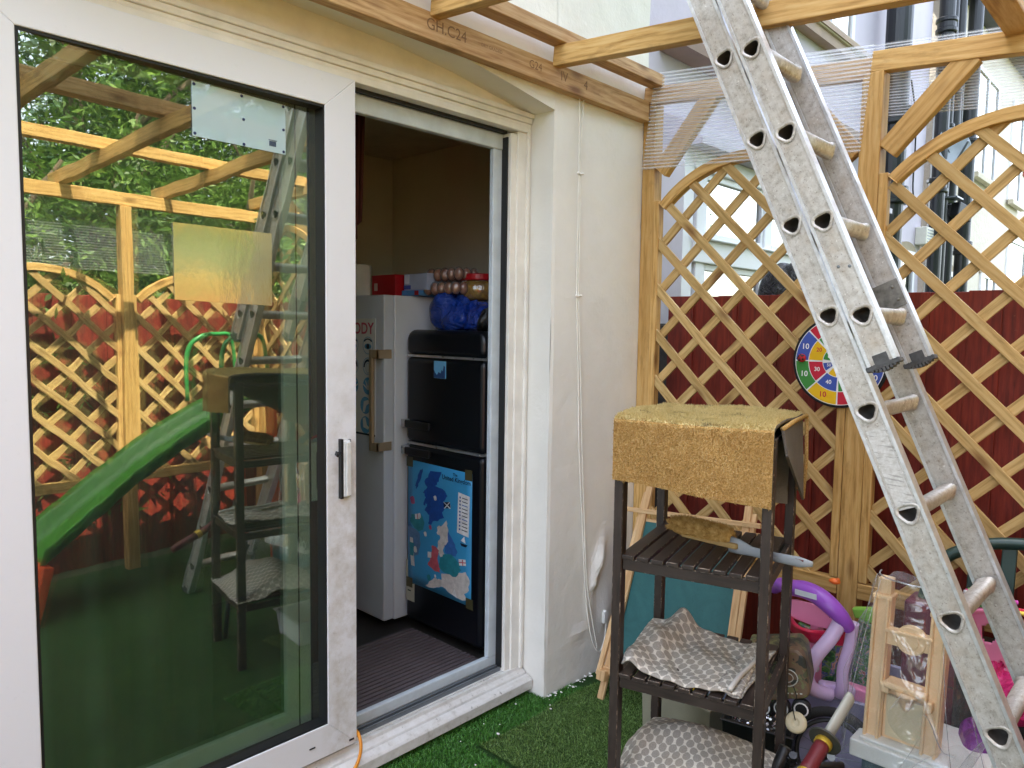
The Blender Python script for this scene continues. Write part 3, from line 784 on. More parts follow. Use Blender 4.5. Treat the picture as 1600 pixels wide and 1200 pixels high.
# ------------------------------------------------------------------ shelf rack
rk = thing('shelf_rack', 'worn dark brown slatted wooden shelf rack in front of the easel', 'shelf', (1.60, .92, 0))
E1 = V((.258, -.966, 0)); E2 = V((.966, .258, 0)); RO = V((1.530, 1.085, 0)); UZ = V((0, 0, 1))
RW, RD = .385, .385
def rp(a, b, z): return RO+E1*a+E2*b+UZ*z
def mat_dark():
    t = NT('worn_dark_brown_paint'); g = t.coord('gc'); co = t.coord()
    n = t.noise(t.mapping(g, (3, 30, 30)), 4, 5, .6)
    col = t.ramp(n, [(.3, '241C18'), (.7, '382C26')])
    geo = t.n('NewGeometry')
    chips = t.noise(co, 60, 5, .75)
    d = t.ramp(chips, [(.68, (0, 0, 0)), (.74, (.5,)*3)]); col = t.mix(d, col, '6C5D52')
    dust = t.ramp(t.noise(co, 9, 4), [(.45, (0, 0, 0)), (.8, (.25,)*3)]); col = t.mix(dust, col, '5A524C')
    t.base(col); t.set(Roughness=.5, Specular_IOR_Level=.45); t.bump(n, .15, .002); return t.m
Mt['dark'] = mat_dark()
def mat_worn():
    t = NT('worn_paint_edge'); co = t.coord(); n = t.noise(co, 38, 6, .8)
    t.base(t.mix(t.ramp(n, [(.50, (0, 0, 0)), (.62, (.8,)*3)]), '2E2520', 'A89886')); t.set(Roughness=.6); return t.m
Mt['worn'] = mat_worn()
def rbd(name, a, b, side, w, t, parent=rk, mat='dark', bevel=.002):
    m = MB(); m.board(a, b, side, w, t); o = m.build(name, [mat, 'worn'], parent, bevel=bevel); o.modifiers['bevel'].material = 1; o.modifiers['bevel'].segments = 1; return o
for a, b in ((.012, .012), (RW-.012, .012), (.012, RD-.012), (RW-.012, RD-.012)):
    rbd('leg', rp(a, b, 0), rp(a, b, 1.250 if b < .1 else 1.245), E1, .024, .036)
for z in (.915, .603, .290):
    sh = rbd('shelf', rp(.024, .012, z-.018), rp(RW-.024, .012, z-.018), UZ, .030, .016)
    m = MB()
    m.board(rp(.024, RD-.012, z-.018), rp(RW-.024, RD-.012, z-.018), UZ, .030, .016)
    m.board(rp(.012, .03, z-.018), rp(.012, RD-.03, z-.018), UZ, .030, .014); m.board(rp(RW-.012, .03, z-.018), rp(RW-.012, RD-.03, z-.018), UZ, .030, .014)
    o = m.build('shelf_rail', ['dark', 'worn'], sh, bevel=.002, seg=1); o.modifiers['bevel'].material = 1
    m = MB()
    for k in range(9):
        a = .040+(RW-.08)*k/8
        m.board(rp(a, -.004+random.uniform(-.002, .002), z+.003), rp(a+random.uniform(-.003, .003), RD-.004, z+.003), E1, .031, .011)
    o = m.build('slats', ['dark', 'worn'], sh, bevel=.0015, seg=1); o.modifiers['bevel'].material = 1
# top board under the mat
rbd('top_panel', rp(.01, RD/2, 1.232), rp(RW-.01, RD/2, 1.232), E2, RD-.03, .016)
# slanted spare board behind the right legs
# coir doormat draped over the top
mt_ = thing('doormat', 'golden brown coir doormat folded over the top of the shelf rack', 'doormat', rp(RW/2, .1, 1.25))
def mat_coir(name, a, b, c, stain=False):
    t = NT(name); co = t.coord(); n = t.noise(co, 260, 3, .7); n2 = t.noise(co, 14, 5, .65)
    col = t.ramp(n, [(.32, a), (.5, b), (.7, c)])
    col = t.mix(t.ramp(n2, [(.40, (0, 0, 0)), (.75, (.45,)*3)]), col, 'B48A4E' if not stain else 'C8AE6C')
    if stain:
        st = t.noise(t.mapping(co, (16, 5, 5)), 2.4, 5, .65)
        col = t.mix(t.ramp(st, [(.60, (0, 0, 0)), (.67, (.8,)*3)]), col, '54463C')
    t.base(col); t.set(Roughness=1.0, Specular_IOR_Level=.0); t.bump(n, .9, .006); return t.m
Mt['coir'] = mat_coir('coir_pile', 'AE8850', 'CFA868', 'E2C592')
Mt['coirtop'] = mat_coir('pale_coir_pile', 'BCA468', 'DCC88E', 'EAD9A8', True)  # paler, stained coir for the top of the mat
MW = .381
def matpath(s):
    """s in metres along the mat from front lower edge: up the front, over the top, down the back"""
    # returns (b, z) in rack depth/height
    hf = .142; r = .018
    if s < hf: return (-.028, 1.262-hf+s)
    s -= hf
    if s < r*1.57: a = s/r; return (-.028+r*(1-math.cos(a)), 1.262+r*math.sin(a)*.6)
    s -= r*1.57
    top = RD+.030
    if s < top: return (-.010+s, 1.2728+.004*math.sin(s*14))
    s -= top
    return (-.010+top+.012*min(s/.02, 1), 1.270-s)
S_ = .142+.028+RD+.030+.215
def matf(off, jag=0):
    def f(u, v):
        s = u*S_; b, z = matpath(s); a = .004+MW*v
        q = max(0, 1-s/.14)
        z -= q*.028*v; z += .004*math.sin(v*7+s*6)*(1 if s > .17 else .3)
        b += q*(.004*math.sin(v*9))-off
        if .17 < s < .6: a += (s-.17)*.01*(v)  # slight skew
        return rp(a, b, z+(off if s > .15 else 0))
    return f
m = MB(); m.grid(matf(0), 90, 40); m.build('backing', plain('grey_jute_backing', '6E665C', .9, bump=.6, bscale=300), mt_, smooth=True, thick=.008)
# pile: short fibres standing on the mat's upper side
m = MB(); pts, F, top_ = [], [], []
f0 = matf(.0045)
for k in range(52000):
    u, v = random.random(), random.random(); p = f0(u, v); 
    pu, pv = f0(min(u+.004, 1), v)-f0(max(u-.004, 0), v), f0(u, min(v+.01, 1))-f0(u, max(v-.01, 0))
    n = pv.cross(pu); 
    if n.length < 1e-9: continue
    n.normalize()
    if n.dot(V((-.6, -.2, .75))) < 0 and u*S_ < .6: n = -n
    if u*S_ > .60: n = E2.copy()
    d = (n+V((random.gauss(0, .45), random.gauss(0, .45), random.gauss(-.15, .45)))).normalized()
    s_ = d.cross(V((random.random(), random.random(), random.random()))).normalized()*.0007
    b = len(pts); L = random.uniform(.004, .008); pts += [p-s_, p+s_, p+d*L+s_*.3, p+d*L-s_*.3]; F.append((b, b+1, b+2, b+3)); top_.append(.150+.006*math.sin(v*40)+random.gauss(0, .004) < u*S_ < .59)
for kk in (0, 1):
    m.cur = kk; m.add([q for i in range(len(F)) if top_[i] == bool(kk) for q in pts[4*i:4*i+4]], [(4*j, 4*j+1, 4*j+2, 4*j+3) for j in range(sum(1 for x in top_ if x == bool(kk)))])
m.build('pile', ['coir', 'coirtop'], mt_)
m = MB(); m.grid(lambda u, v: f0(u, v), 90, 40); m.mi = [1 if .150 < (k//40+.5)/90*S_ < .59 else 0 for k in range(3600)]; m.build('pile_base', ['coir', 'coirtop'], mt_, smooth=True)
# hanging underside visible: folded grey back flap
m = MB()
m.grid(lambda u, v: rp(.035+(RW+.0-.05)*v, RD-.045+.01*math.sin(v*5), 1.262-u*.232), 8, 20, lambda u, v: (u, v, 0)); m.build('back_flap', plain('grey_woven_backing', '7C7468', .9, var=.1, bump=.8, bscale=350), mt_, thick=.006)
m = MB()
m.grid(lambda u, v: rp(RW+.006+.012*u, .05+.33*v, 1.265-u*(.06+.17*v)), 8, 20); m.build('side_flap', plain('grey_woven_flap', '6B655E', .9, var=.15, bump=.8, bscale=350), mt_, thick=.006)

m = MB(); m.tube([rp(RW+.018, .38, 1.268), rp(RW+.022, .381, 1.15), rp(RW+.018, .378, 1.04)], .0055, 8); m.tube([rp(RW+.006, .05, 1.268), rp(RW+.010, .2, 1.270), rp(RW+.018, .38, 1.268)], .0055, 8); m.build('bound_edge', 'coir', mt_, smooth=True)
# hand brush
br = thing('hand_brush', 'hand brush with tan bristles and grey plastic handle on the upper shelf', 'brush', rp(.25, .09, .93))
bp = lambda s, n, z: rp(.130+s*.985, .112-.17*s*1.0+n, .930+z)
A_ = V(rp(.115, .165, .945)); B_ = V(rp(.445, .020, .960)); D_ = (B_-A_).normalized(); S__ = D_.cross(UZ).normalized()
m = MB(); m.board(A_+D_*.03+UZ*.012, A_+D_*.20+UZ*.012, S__, .035, .014); m.build('brush_block', plain('pale_brush_wood', '9A8050', .7), br, bevel=.004)
m = MB(); pts, F = [], []
core = MB()
for k in range(1): core.tube([A_+D_*q+UZ*.026 for q in (-.012, 0, .03, .09, .15, .175)], [.006, .018, .0225, .0225, .020, .012], 16)
for k in range(16000):
    s = random.uniform(-.008, .178); a = random.uniform(-.35, 3.5); rr_ = .0225 if .02 < s < .155 else .017
    fur = .5+.5*math.cos(a*9.0); n = (S__*math.cos(a)+UZ*math.sin(a))
    base = A_+D_*s+UZ*.026+n*(rr_-.006)
    d = (n+D_*(-.55)+V((random.gauss(0, .16), random.gauss(0, .16), random.gauss(0, .16)))).normalized()
    L = (.009+.011*fur)*random.uniform(.8, 1.2); s_ = d.cross(D_).normalized()*.0007
    b = len(pts); pts += [base-s_, base+s_, base+d*L+s_*.3, base+d*L-s_*.3]; F.append((b, b+1, b+2, b+3))
m.add(pts, F)
t_ = NT('tan_bristles'); g_ = t_.noise(t_.coord(), 70, 4, .7); t_.base(t_.ramp(g_, [(.3, '7A5A24'), (.5, 'AE8A48'), (.75, 'D2B67A')])); t_.set(Roughness=.7)
m.build('bristles', t_.m, br); core.build('bristle_core', t_.m, br, smooth=True)
hm = MB(); path = [A_+D_*s+UZ*z for s, z in ((.172, .012), (.20, .010), (.235, .006), (.30, .006), (.36, .008), (.392, .010))]
hm.tube(path, [.021, .019, .012, .0115, .0125, .006], 14, sx=.45)
hm.build('handle', plain('grey_plastic', '8A8F93', .4), br, smooth=True)
m = MB(); q = A_+D_*.362+UZ*.0135; m.board(q-D_*.010, q+D_*.010, S__, .009, .004); m.build('hang_hole', plain('dark_red_insert', '5A2020', .6), br)

# patterned cloths
def mat_cloth():
    t = NT('pebble_pattern_cloth'); g = t.coord('gc')
    def cells(ox, oy):
        m = t.n('Mapping'); m.inputs['Scale'].default_value = (1/.032, 1/.042, 1); m.inputs['Location'].default_value = (ox, oy, 0); t.l(g, m.inputs['Vector'])
        fr = t.n('VectorMath', operation='FRACTION'); t.l(m.outputs[0], fr.inputs[0])
        sb = t.n('VectorMath', operation='SUBTRACT'); sb.inputs[1].default_value = (.5, .5, 0); t.l(fr.outputs[0], sb.inputs[0])
        mu = t.n('VectorMath', operation='MULTIPLY'); mu.inputs[1].default_value = (1.0, 1.25, 0); t.l(sb.outputs[0], mu.inputs[0])
        ln = t.n('VectorMath', operation='LENGTH'); t.l(mu.outputs[0], ln.inputs[0]); return ln.outputs['Value']
    d = t.math('MINIMUM', cells(0, 0), cells(.5, .5))
    d = t.math('ADD', d, t.math('MULTIPLY', t.math('SUBTRACT', t.noise(g, 60, 4, .7), .5), .26))
    n = t.noise(g, 300, 3)
    grey = t.ramp(n, [(.3, '8F8A82'), (.7, 'A9A49C')]); lt = t.ramp(n, [(.3, 'C9C3B6'), (.7, 'E0DCD2')])
    col = t.mix(t.ramp(d, [(.355, (0, 0, 0)), (.405, (1, 1, 1))]), grey, lt)
    big = t.noise(g, 6, 3); col = t.mix(t.ramp(big, [(.45, (0, 0, 0)), (.75, (.3,)*3)]), col, 'A48C6C')
    t.base(col); t.set(Roughness=.95, Specular_IOR_Level=.1); t.bump(t.noise(g, 900, 2), .3, .001); return t.m
Mt['cloth'] = mat_cloth()
def cloth(name, label, fn, nu, nv, su, sv_, loc, thick=.003):
    t = thing(name, label, 'cloth', loc, 'patterned cloths on the rack shelves'); m = MB()
    m.grid(fn, nu, nv, lambda u, v: (u*su, v*sv_, 0)); return t, m
def bumpf(u, v, c, s, h): 
    q = ((u-c[0])/s[0])**2+((v-c[1])/s[1])**2; return h*math.exp(-q)
def c1(u, v):   # u across (0 left..1 right), v depth (0 front..1 back)
    a = .028+(RW-.085)*u-.02*v*(1-u); b = .006+(RD-.06)*v
    z = .612+.010+.006*math.sin(u*9+v*4)+.004*math.sin(v*13+u*3)
    z += .056*math.exp(-((u-.13-.14*v)/.12)**2)*math.sin(min(v, 1)*1.75)**2
    z += .020*math.exp(-((u-.05)/.10)**2)
    z += .012*math.exp(-((u-.97)/.03)**2)*(.5+.5*v)
    z += .006*math.sin((u*2+v)*9)*max(0, 1-u*1.6)+.002*math.sin(u*31+v*17)
    if v < .05: z -= (.05-v)*.12
    return rp(a, b, z)
t1, m = cloth('folded_cloth', 'grey pebble patterned cloth folded on the middle shelf of the rack', c1, 70, 50, .32, .33, rp(.2, .15, .63))
m.build('top_fold', 'cloth', t1, smooth=True, thick=.004)
m = MB(); m.grid(lambda u, v: rp(.265+.065*u+.03*v, .01+(RD-.075)*v, .616+.004*math.sin(u*7)+.003*math.sin(v*9)+.010*(1-u)), 12, 30, lambda u, v: (u*.09, v*.33, 0))
m.build('under_fold', 'cloth', t1, smooth=True, thick=.004)
m = MB(); m.tube([rp(.322-.02*(1-k/14)+.014*k/14, .006+.30*k/14, .634+.004*math.sin(k*.5)) for k in range(15)], .0065, 8); m.build('rolled_hem', plain('pale_hem', 'C2BFB8', .9), t1, smooth=True)
def c2(u, v):
    a = -.005+(RW+.0)*u; b = -.012+(RD-.03)*v
    z = .292+.115*math.exp(-((u-.48)/.75)**2-((v-.60)/.42)**2)-.004
    z += .007*math.sin(u*11+v*5)*(1-v)+.005*math.sin(v*17-u*6)
    z -= .015*math.exp(-((u-.56+.2*(v-.6))/.012)**2)*max(0, v-.35)
    z -= max(0, .10-v)*.6+max(0, .1-u)*.35
    a += .0*v
    return rp(a, b, max(z, .305+.002*math.sin(u*20)))
t2, m = cloth('crumpled_cloth', 'brownish pebble patterned cloth heaped on the lowest visible shelf', c2, 70, 60, .44, .42, rp(.2, .15, .35))
m.build('cloth_top', 'cloth', t2, smooth=True, thick=.004)

# ------------------------------------------------------------------ small fixtures on the wall and door
rope = thing('blind_cord', 'white double cord hanging down the cream wall, clipped at two knots', 'cord', (2.32, 1.85, 1.2))
pth = [(2.305, 1.847, 2.42), (2.306, 1.849, 2.378), (2.315, 1.852, 2.095), (2.317, 1.853, 1.85), (2.319, 1.853, 1.619), (2.340, 1.853, 1.30), (2.355, 1.853, 1.006), (2.385, 1.852, .70), (2.409, 1.851, .45), (2.440, 1.850, .26), (2.475, 1.848, .15), (2.52, 1.846, .10), (2.553, 1.846, .15), (2.563, 1.846, .235)]
def smooth(p, n=6):
    p = [V(q) for q in p]; out = []
    for k in range(len(p)-1):
        a, b, c, d = p[max(k-1, 0)], p[k], p[k+1], p[min(k+2, len(p)-1)]
        for i in range(n):
            t = i/n; out.append(.5*((2*b)+(c-a)*t+(2*a-5*b+4*c-d)*t*t+(3*b-a-3*c+d)*t**3))
    out.append(p[-1]); return out
m = MB(); m.tube(smooth(pth), .0028, 8); m.build('cord', plain('white_cord', 'EDE9E0', .5), rope, smooth=True)
p2 = [(2.330, 1.847, 2.42), (2.331, 1.849, 2.37), (2.323, 1.850, 2.20), (2.324, 1.851, 2.095), (2.328, 1.851, 1.85), (2.328, 1.851, 1.619), (2.352, 1.851, 1.30), (2.372, 1.851, 1.006), (2.392, 1.850, .75), (2.418, 1.848, .45), (2.462, 1.847, .26), (2.490, 1.846, .16), (2.50, 1.846, .12)]
m = MB(); m.tube(smooth(p2), .0028, 8); m.build('cord', plain('white_cord2', 'E8E4DA', .5), rope, smooth=True)
for x, z in ((2.319, 2.095), (2.323, 1.619)):
    m = MB(); m.tube([(x-.014, 1.848, z), (x+.016, 1.848, z+.002)], .0045, 8); m.ball((x-.014, 1.847, z+.002), .006, 8); m.ball((x+.016, 1.847, z+.003), .006, 8)
    m.build('clip', plain('white_clip', 'F0ECE4', .5), rope, smooth=True)
m = MB(); m.prism([(-.016, -.028), (.012, -.022), (.016, .018), (-.004, .030), (-.016, .02)], (2.56, 1.842, .245), (1, 0, 0), (0, 0, 1), (0, .016, 0)); m.build('hook', plain('white_painted_hook', 'E4E4E0', .4), rope, bevel=.003)
# orange cable over the sill
m = MB(); m.tube(smooth([(1.357, 2.03, .140), (1.362, 2.0, .150), (1.352, 1.955, .160), (1.345, 1.930, .130), (1.330, 1.922, .092), (1.300, 1.918, .06), (1.25, 1.91, .02), (1.15, 1.82, .012), (1.0, 1.7, .012)], 8), .0055, 10)
tag(m.build('extension_cable', plain('orange_cable_sheath', 'D98A1E', .45), smooth=True, origin=(1.35, 1.95, .05)), 'orange cable looping over the white door sill', 'cable')
# white flakes on the turf
fl = MB(); pts = [(2.17, 1.83), (2.14, 1.80), (2.2, 1.85), (1.72, 1.86), (1.86, 1.885), (1.90, 1.84), (2.05, 1.90), (2.12, 1.78), (1.66, 1.72), (2.3, 1.84), (2.4, 1.835), (2.25, 1.835), (1.85, 1.80), (2.48, 1.82)]
for k in range(34):
    x = random.uniform(2.17, 2.72); pts.append((x, 1.852-random.random()**2*.03))
for (x, y) in pts:
    r = random.uniform(.002, .006); fl.ball((x, y, .020), r, 6, (1, 1.4, .5))
tag(fl.build('paint_flakes', plain('white_flakes', 'E6E4DE', .8), origin=(2.2, 1.84, 0)), 'white paint flakes lying on the artificial turf', 'paint flakes', kind='stuff')
# sheets of paper on the inside of the glass
def gy(x): return YF+.0065+(x-gx0-.004)/(gx1-gx0-.008)*.040
def sheet_on_glass(name, label, x0, x1, z0, z1, mat, d0, d1):
    t = thing(name, label, 'sheet', ((x0+x1)/2, gy((x0+x1)/2), (z0+z1)/2))
    m = MB(); N = 12; pts = []
    for o in (.0022, .0006):
        for k in range(N+1):
            x = x0+(x1-x0)*k/N
            for z in (z0+d0*k/N, z1+d1*k/N): pts.append((x, gy(x)-o, z))
    n2 = 2*(N+1); F = [(2*k, 2*k+2, 2*k+3, 2*k+1) for k in range(N)]+[(n2+2*k+1, n2+2*k+3, n2+2*k+2, n2+2*k) for k in range(N)]
    F += [(2*k+1, 2*k+3, n2+2*k+3, n2+2*k+1) for k in range(N)]+[(2*k+2, 2*k, n2+2*k, n2+2*k+2) for k in range(N)]+[(0, 1, n2+1, n2), (2*N+1, 2*N, n2+2*N, n2+2*N+1)]
    m.add(pts, F); m.build('paper', mat, t); return t
t_ = NT('pale_blue_card'); t_.base('BAD4DA'); t_.set(Roughness=.45, Coat_Weight=1.0, Coat_Roughness=.02, Coat_IOR=1.9)
cp = sheet_on_glass('paper_card', 'pale blue card with dark tack dots fixed high on the glass door', .855, 1.131, 1.984, 2.124, t_.m, 0, 0)
navy = plain('navy_print', '1C2E5A', .5)
for x, z in ((.861, 2.117), (.995, 2.118), (1.124, 2.118), (.861, 2.055), (.861, 1.991), (1.0, 2.056), (1.124, 2.053), (1.0, 1.989), (1.124, 1.991)):
    m = MB(); m.lathe([(.0042, 0), (.0042, .001)], (x, gy(x)-.0022, z), (0, -1, 0), 8); m.build('tack_dot', navy, cp)
m = MB()
for k in range(14): x = 1.078+k*.0016; m.box(x, x+.0008, gy(x)-.0029, gy(x)-.0022, 2.000, 2.014)
m.box(1.076, 1.102, gy(1.09)-.0036, gy(1.09)-.0022, 2.016, 2.0175)
m.build('barcode', navy, cp)
t_ = NT('gold_foil'); t_.base('D9D6B0'); n_ = t_.noise(t_.mapping(t_.coord(), (1, 1, .5)), 20, 5, .6); t_.set(Roughness=.13, Metallic=.9); t_.bump(n_, .22, .0035)
sheet_on_glass('foil_sheet', 'shiny crinkled gold foil sheet fixed on the glass door', .799, 1.082, 1.555, 1.754, t_.m, -.008, -.001)

# ------------------------------------------------------------------ inside the room
def matf2(name, c, **k): return plain(name, c, k.pop('rough', .5), **k)
wf = thing('white_fridge', 'tall white fridge with long metal bar handle inside the kitchen', 'fridge', (2.0, 2.7, .10))
FX = 1.993; FY = 2.678
m = MB(); m.box(FX+.062, FX+.62, FY+.004, FY+.60, .13, 1.628); m.build('body', matf2('white_enamel', 'DCE2EA', rough=.3, var=.03), wf, bevel=.006)
m = MB(); m.box(FX, FX+.056, FY, FY+.60, .14, 1.628); m.build('door', matf2('white_enamel_shaded', 'C9D0DA', rough=.3, var=.03), wf, bevel=.006)  # same enamel as the body, the door's shade put into its colour
m = MB(); m.box(FX+.056, FX+.062, FY+.012, FY+.59, .15, 1.50); m.build('seal', 'alu_rail', wf)
m = MB(); m.box(FX-.045, FX-.030, FY+.030, FY+.052, .93, 1.385); m.box(FX-.034, FX+.046, FY-.003, FY+.030, 1.335, 1.372) if 0 else None
m.box(FX-.045, FX+.040, FY-.004, FY+.0, 1.345, 1.385); m.box(FX-.045, FX-.03, FY-.004, FY+.03, 1.345, 1.385)
m.box(FX-.045, FX+.040, FY-.004, FY+.0, .93, .970); m.box(FX-.045, FX-.03, FY-.004, FY+.03, .93, .97)
m.build('handle', matf2('brushed_bronze', 'B8A68C', rough=.35, metal=.5), wf, bevel=.002)
# body poster on the white fridge
bp_ = thing('body_poster', 'white children\'s body poster with blue circles on the white fridge door', 'poster', (FX-.003, FY+.2, 1.22))
m = MB(); m.box(FX-.004, FX-.001, FY+.060, FY+.46, .985, 1.522); m.build('paper', matf2('poster_paper', 'D9DAD6', rough=.6, var=.03), bp_)
def yz(o, s=-1): return dict(ux=(0, -1, 0), uy=(0, 0, 1))
m = MB(); m.text('MY BODY', (FX-.0045, FY+.072, 1.475), (0, -1, 0), (0, 0, 1), .072, bold=.02, align='RIGHT'); m.build('title', matf2('pink_print', 'C2566E', rough=.6), bp_)
m = MB(); mats_b = [matf2('blue_print', '5A9BC4', rough=.6), matf2('navy_ink', '1B2B44', rough=.6), matf2('pale_ink', 'D9DAD6', rough=.6)]
def disc(m, y, z, r, x, c, sy=1, sz=1, a0=0, a1=2*math.pi, n=24, ri=0):
    m.cur = c
    if ri: 
        pts = [V((x, y-q*sy*math.cos(a0+(a1-a0)*i/n), z+q*sz*math.sin(a0+(a1-a0)*i/n))) for q in (ri, r) for i in range(n+1)]
        m.add(pts, [(i, i+1, n+2+i, n+1+i) for i in range(n)])
    else:
        m.add([V((x, y-r*sy*math.cos(a0+(a1-a0)*i/n), z+r*sz*math.sin(a0+(a1-a0)*i/n))) for i in range(n+1)], [tuple(range(n+1))])
for k, (dz, yy) in enumerate(((1.40, .115), (1.305, .115), (1.215, .115), (1.125, .135), (1.035, .135))):
    for col in range(3):
        y = FY+yy+col*.115
        if k in (0, 1): disc(m, y, dz, .040, FX-.0045, 0, ri=.037)
        else: disc(m, y, dz, .040, FX-.0045, 0)
        if k == 0:
            disc(m, y, dz+.012, .034, FX-.0050, 1, 1, .6, .3, 2.8, ri=.024); disc(m, y, dz-.004, .022, FX-.005, 0, 1.2, .6); disc(m, y, dz-.004, .012, FX-.0054, 1)
        elif k == 1: disc(m, y, dz-.005, .034, FX-.005, 1, 1, 1.1, 0, 3.14, ri=.024); disc(m, y, dz-.008, .020, FX-.0054, 0, .8, 1.2, ri=.018)
        elif k == 2:
            for a in (.5, 1.0, 1.5, 2.0, 2.6): 
                p0 = V((FX-.005, y, dz-.015)); d = V((0, -math.cos(a), math.sin(a))); s_ = V((0, -d.z, d.y))*.005; m.cur = 2
                m.add([p0-s_, p0+s_, p0+d*.043+s_*.5, p0+d*.043-s_*.5], [(0, 1, 2, 3)])
        elif k == 3: m.cur = 2; m.add([V((FX-.005, y+a, dz+b)) for a, b in ((.02, -.03), (.005, -.032), (-.008, .0), (-.03, .012), (-.026, .028), (.012, .018))], [(0, 1, 2, 3, 4, 5)])
        else: m.cur = 2; m.add([V((FX-.005, y+a, dz+b)) for a, b in ((.02, .03), (0, .034), (-.012, .0), (-.03, -.01), (-.02, -.02), (.016, -.012))], [(0, 1, 2, 3, 4, 5)])
m.cur = 1; m.box(FX-.0046, FX-.004, FY+.060, FY+.46, .987, .996)
m.build('body_drawings', mats_b, bp_)

bf = thing('black_fridge', 'black retro fridge freezer with rounded door tops beside the white fridge', 'fridge', (2.11, 2.4, .10))
GX = 2.104; Y0_, Y1_ = 2.155, 2.668
mblack = NT('black_fridge_paint'); mblack.base('0B0F16'); mblack.set(Roughness=.30, Specular_IOR_Level=.55)
def rbox(m, x0, x1, y0, y1, z0, z1, r, top=True, bot=False, n=8):
    """box whose front silhouette (seen along X) has rounded corners, with rounded vertical front edges by bevel"""
    P = []
    def arc(cy, cz, a0, a1):
        for i in range(n+1):
            a = a0+(a1-a0)*i/n; P.append((cy+r*math.cos(a), cz+r*math.sin(a)))
    if top: arc(y1-r, z1-r, 0, math.pi/2); arc(y0+r, z1-r, math.pi/2, math.pi)
    else: P.extend([(y1, z1), (y0, z1)])
    P.extend([(y0, z0), (y1, z0)])
    m.prism(P, (x0, 0, 0), (0, 1, 0), (0, 0, 1), (x1-x0, 0, 0)); return m
m = MB(); rbox(m, GX+.06, GX+.5, Y0_, Y1_, .12, 1.470, .05); m.build('body', mblack.m, bf, bevel=.01, smooth=False)
m = MB(); rbox(m, GX, GX+.056, Y0_, Y1_, 1.363, 1.476, .05); m.build('top_cap', mblack.m, bf, bevel=.030, seg=5)
m = MB(); rbox(m, GX, GX+.056, Y0_, Y1_, .965, 1.355, .001, False); d1 = m.build('freezer_door', mblack.m, bf, bevel=.030, seg=5)
m = MB(); rbox(m, GX, GX+.056, Y0_, Y1_, .13, .957, .001, False); d2 = m.build('fridge_door', mblack.m, bf, bevel=.030, seg=5)
for z in (1.354, .956): m = MB(); m.box(GX+.004, GX+.056, Y0_+.01, Y1_-.01, z, z+.010); m.build('chrome_trim', 'aluedge', bf)
for z, par in ((1.035, d1), (.912, d2)):
    m = MB(); m.box(GX-.030, GX-.016, Y1_-.20, Y1_-.015, z, z+.034); m.box(GX-.02, GX, Y1_-.19, Y1_-.17, z+.005, z+.028); m.build('handle', 'blackplastic', par, bevel=.005)
    m = MB(); m.box(GX-.032, GX+.0, Y1_-.034, Y1_-.010, z, z+.036); m.build('handle_cap', 'aluedge', par, bevel=.003)
m = MB(); m.text('Wilton', (GX-.0008, 2.43, 1.245), (0, -1, 0), (0, 0, 1), .03) if 0 else None
# energy label
el = thing('energy_label', 'small pale appliance label low on the left of the black fridge door', 'label', (GX-.002, 2.63, .30))
m = MB(); m.box(GX-.0015, GX-.0003, 2.595, 2.655, .225, .415); m.build('paper', matf2('label_paper', 'B9B6A4', rough=.6), el)
m = MB(); 
for k, (a, b) in enumerate(((2.60, .39), (2.615, .355), (2.60, .31), (2.62, .27))): m.box(GX-.0022, GX-.0015, a, a+.022, b, b+.006)
m.build('label_print', matf2('label_ink', '35423A', rough=.6), el)
# fridge magnet
mg = thing('fridge_magnet', 'small blue square picture magnet on the upper door of the black fridge', 'magnet', (GX-.004, 2.425, 1.365))
m = MB(); m.box(GX-.005, GX, 2.388, 2.462, 1.268, 1.342); m.build('plate', matf2('sky_blue_print', '6FB4DC', rough=.4), mg)
m = MB(); m.cur = 0; m.prism([(0, 0), (.072, 0), (.072, .05), (.064, .055), (.058, .03), (.05, .036), (.044, .02), (.03, .026), (.02, .012), (.008, .022), (0, .034)], (GX-.0056, 2.461, 1.269), (0, -1, 0), (0, 0, 1), (.0005, 0, 0)); m.build('picture', matf2('navy_picture', '2A4A7E', rough=.4), mg)
# map poster
MZ0, MZ1, MY0, MY1 = .310, .885, 2.215, 2.640
mp = thing('map_poster', 'blue United Kingdom map poster taped to the black fridge door', 'poster', (GX-.003, 2.43, .6))
def mpt(u, v, d=0): # u 0..1 left-right, v 0..1 bottom-top
    return V((GX-.0025-d-.003*math.sin(u*3)*math.sin(v*4), MY1-(MY1-MY0)*u, MZ0+(MZ1-MZ0)*v-.006*u+.004*(1-v)))
m = MB(); m.grid(lambda u, v: mpt(u, v), 10, 10); m.build('paper', matf2('map_sea_blue', '3E9CD0', rough=.4, var=.06), mp, smooth=True, thick=.0006)
mc = [matf2('map_'+a, b, rough=.45, var=.2, scale=40) for a, b in (('navy', '1B4C9C'), ('white', 'D8D2CC'), ('mid', '3A6CB4'), ('red', 'C8606C'), ('teal', '2E8A98'), ('grey', '5A7EA8'), ('ink', '14203A'), ('sail', 'E8E8E8'), ('pink', 'A8547A'))]
def poly(m, c, pts, d=.001): 
    m.cur = c; m.add([mpt(x/100, 1-y/150, d) for x, y in pts], [tuple(range(len(pts)))])
m = MB()
ch = random.Random(3)
def rough(pts, k=3, a=1.3):
    out = []
    for i in range(len(pts)):
        p, q = pts[i], pts[(i+1) % len(pts)]
        for j in range(k):
            t = j/k; out.append((p[0]+(q[0]-p[0])*t+(ch.uniform(-a, a) if j else 0), p[1]+(q[1]-p[1])*t+(ch.uniform(-a, a) if j else 0)))
    return out
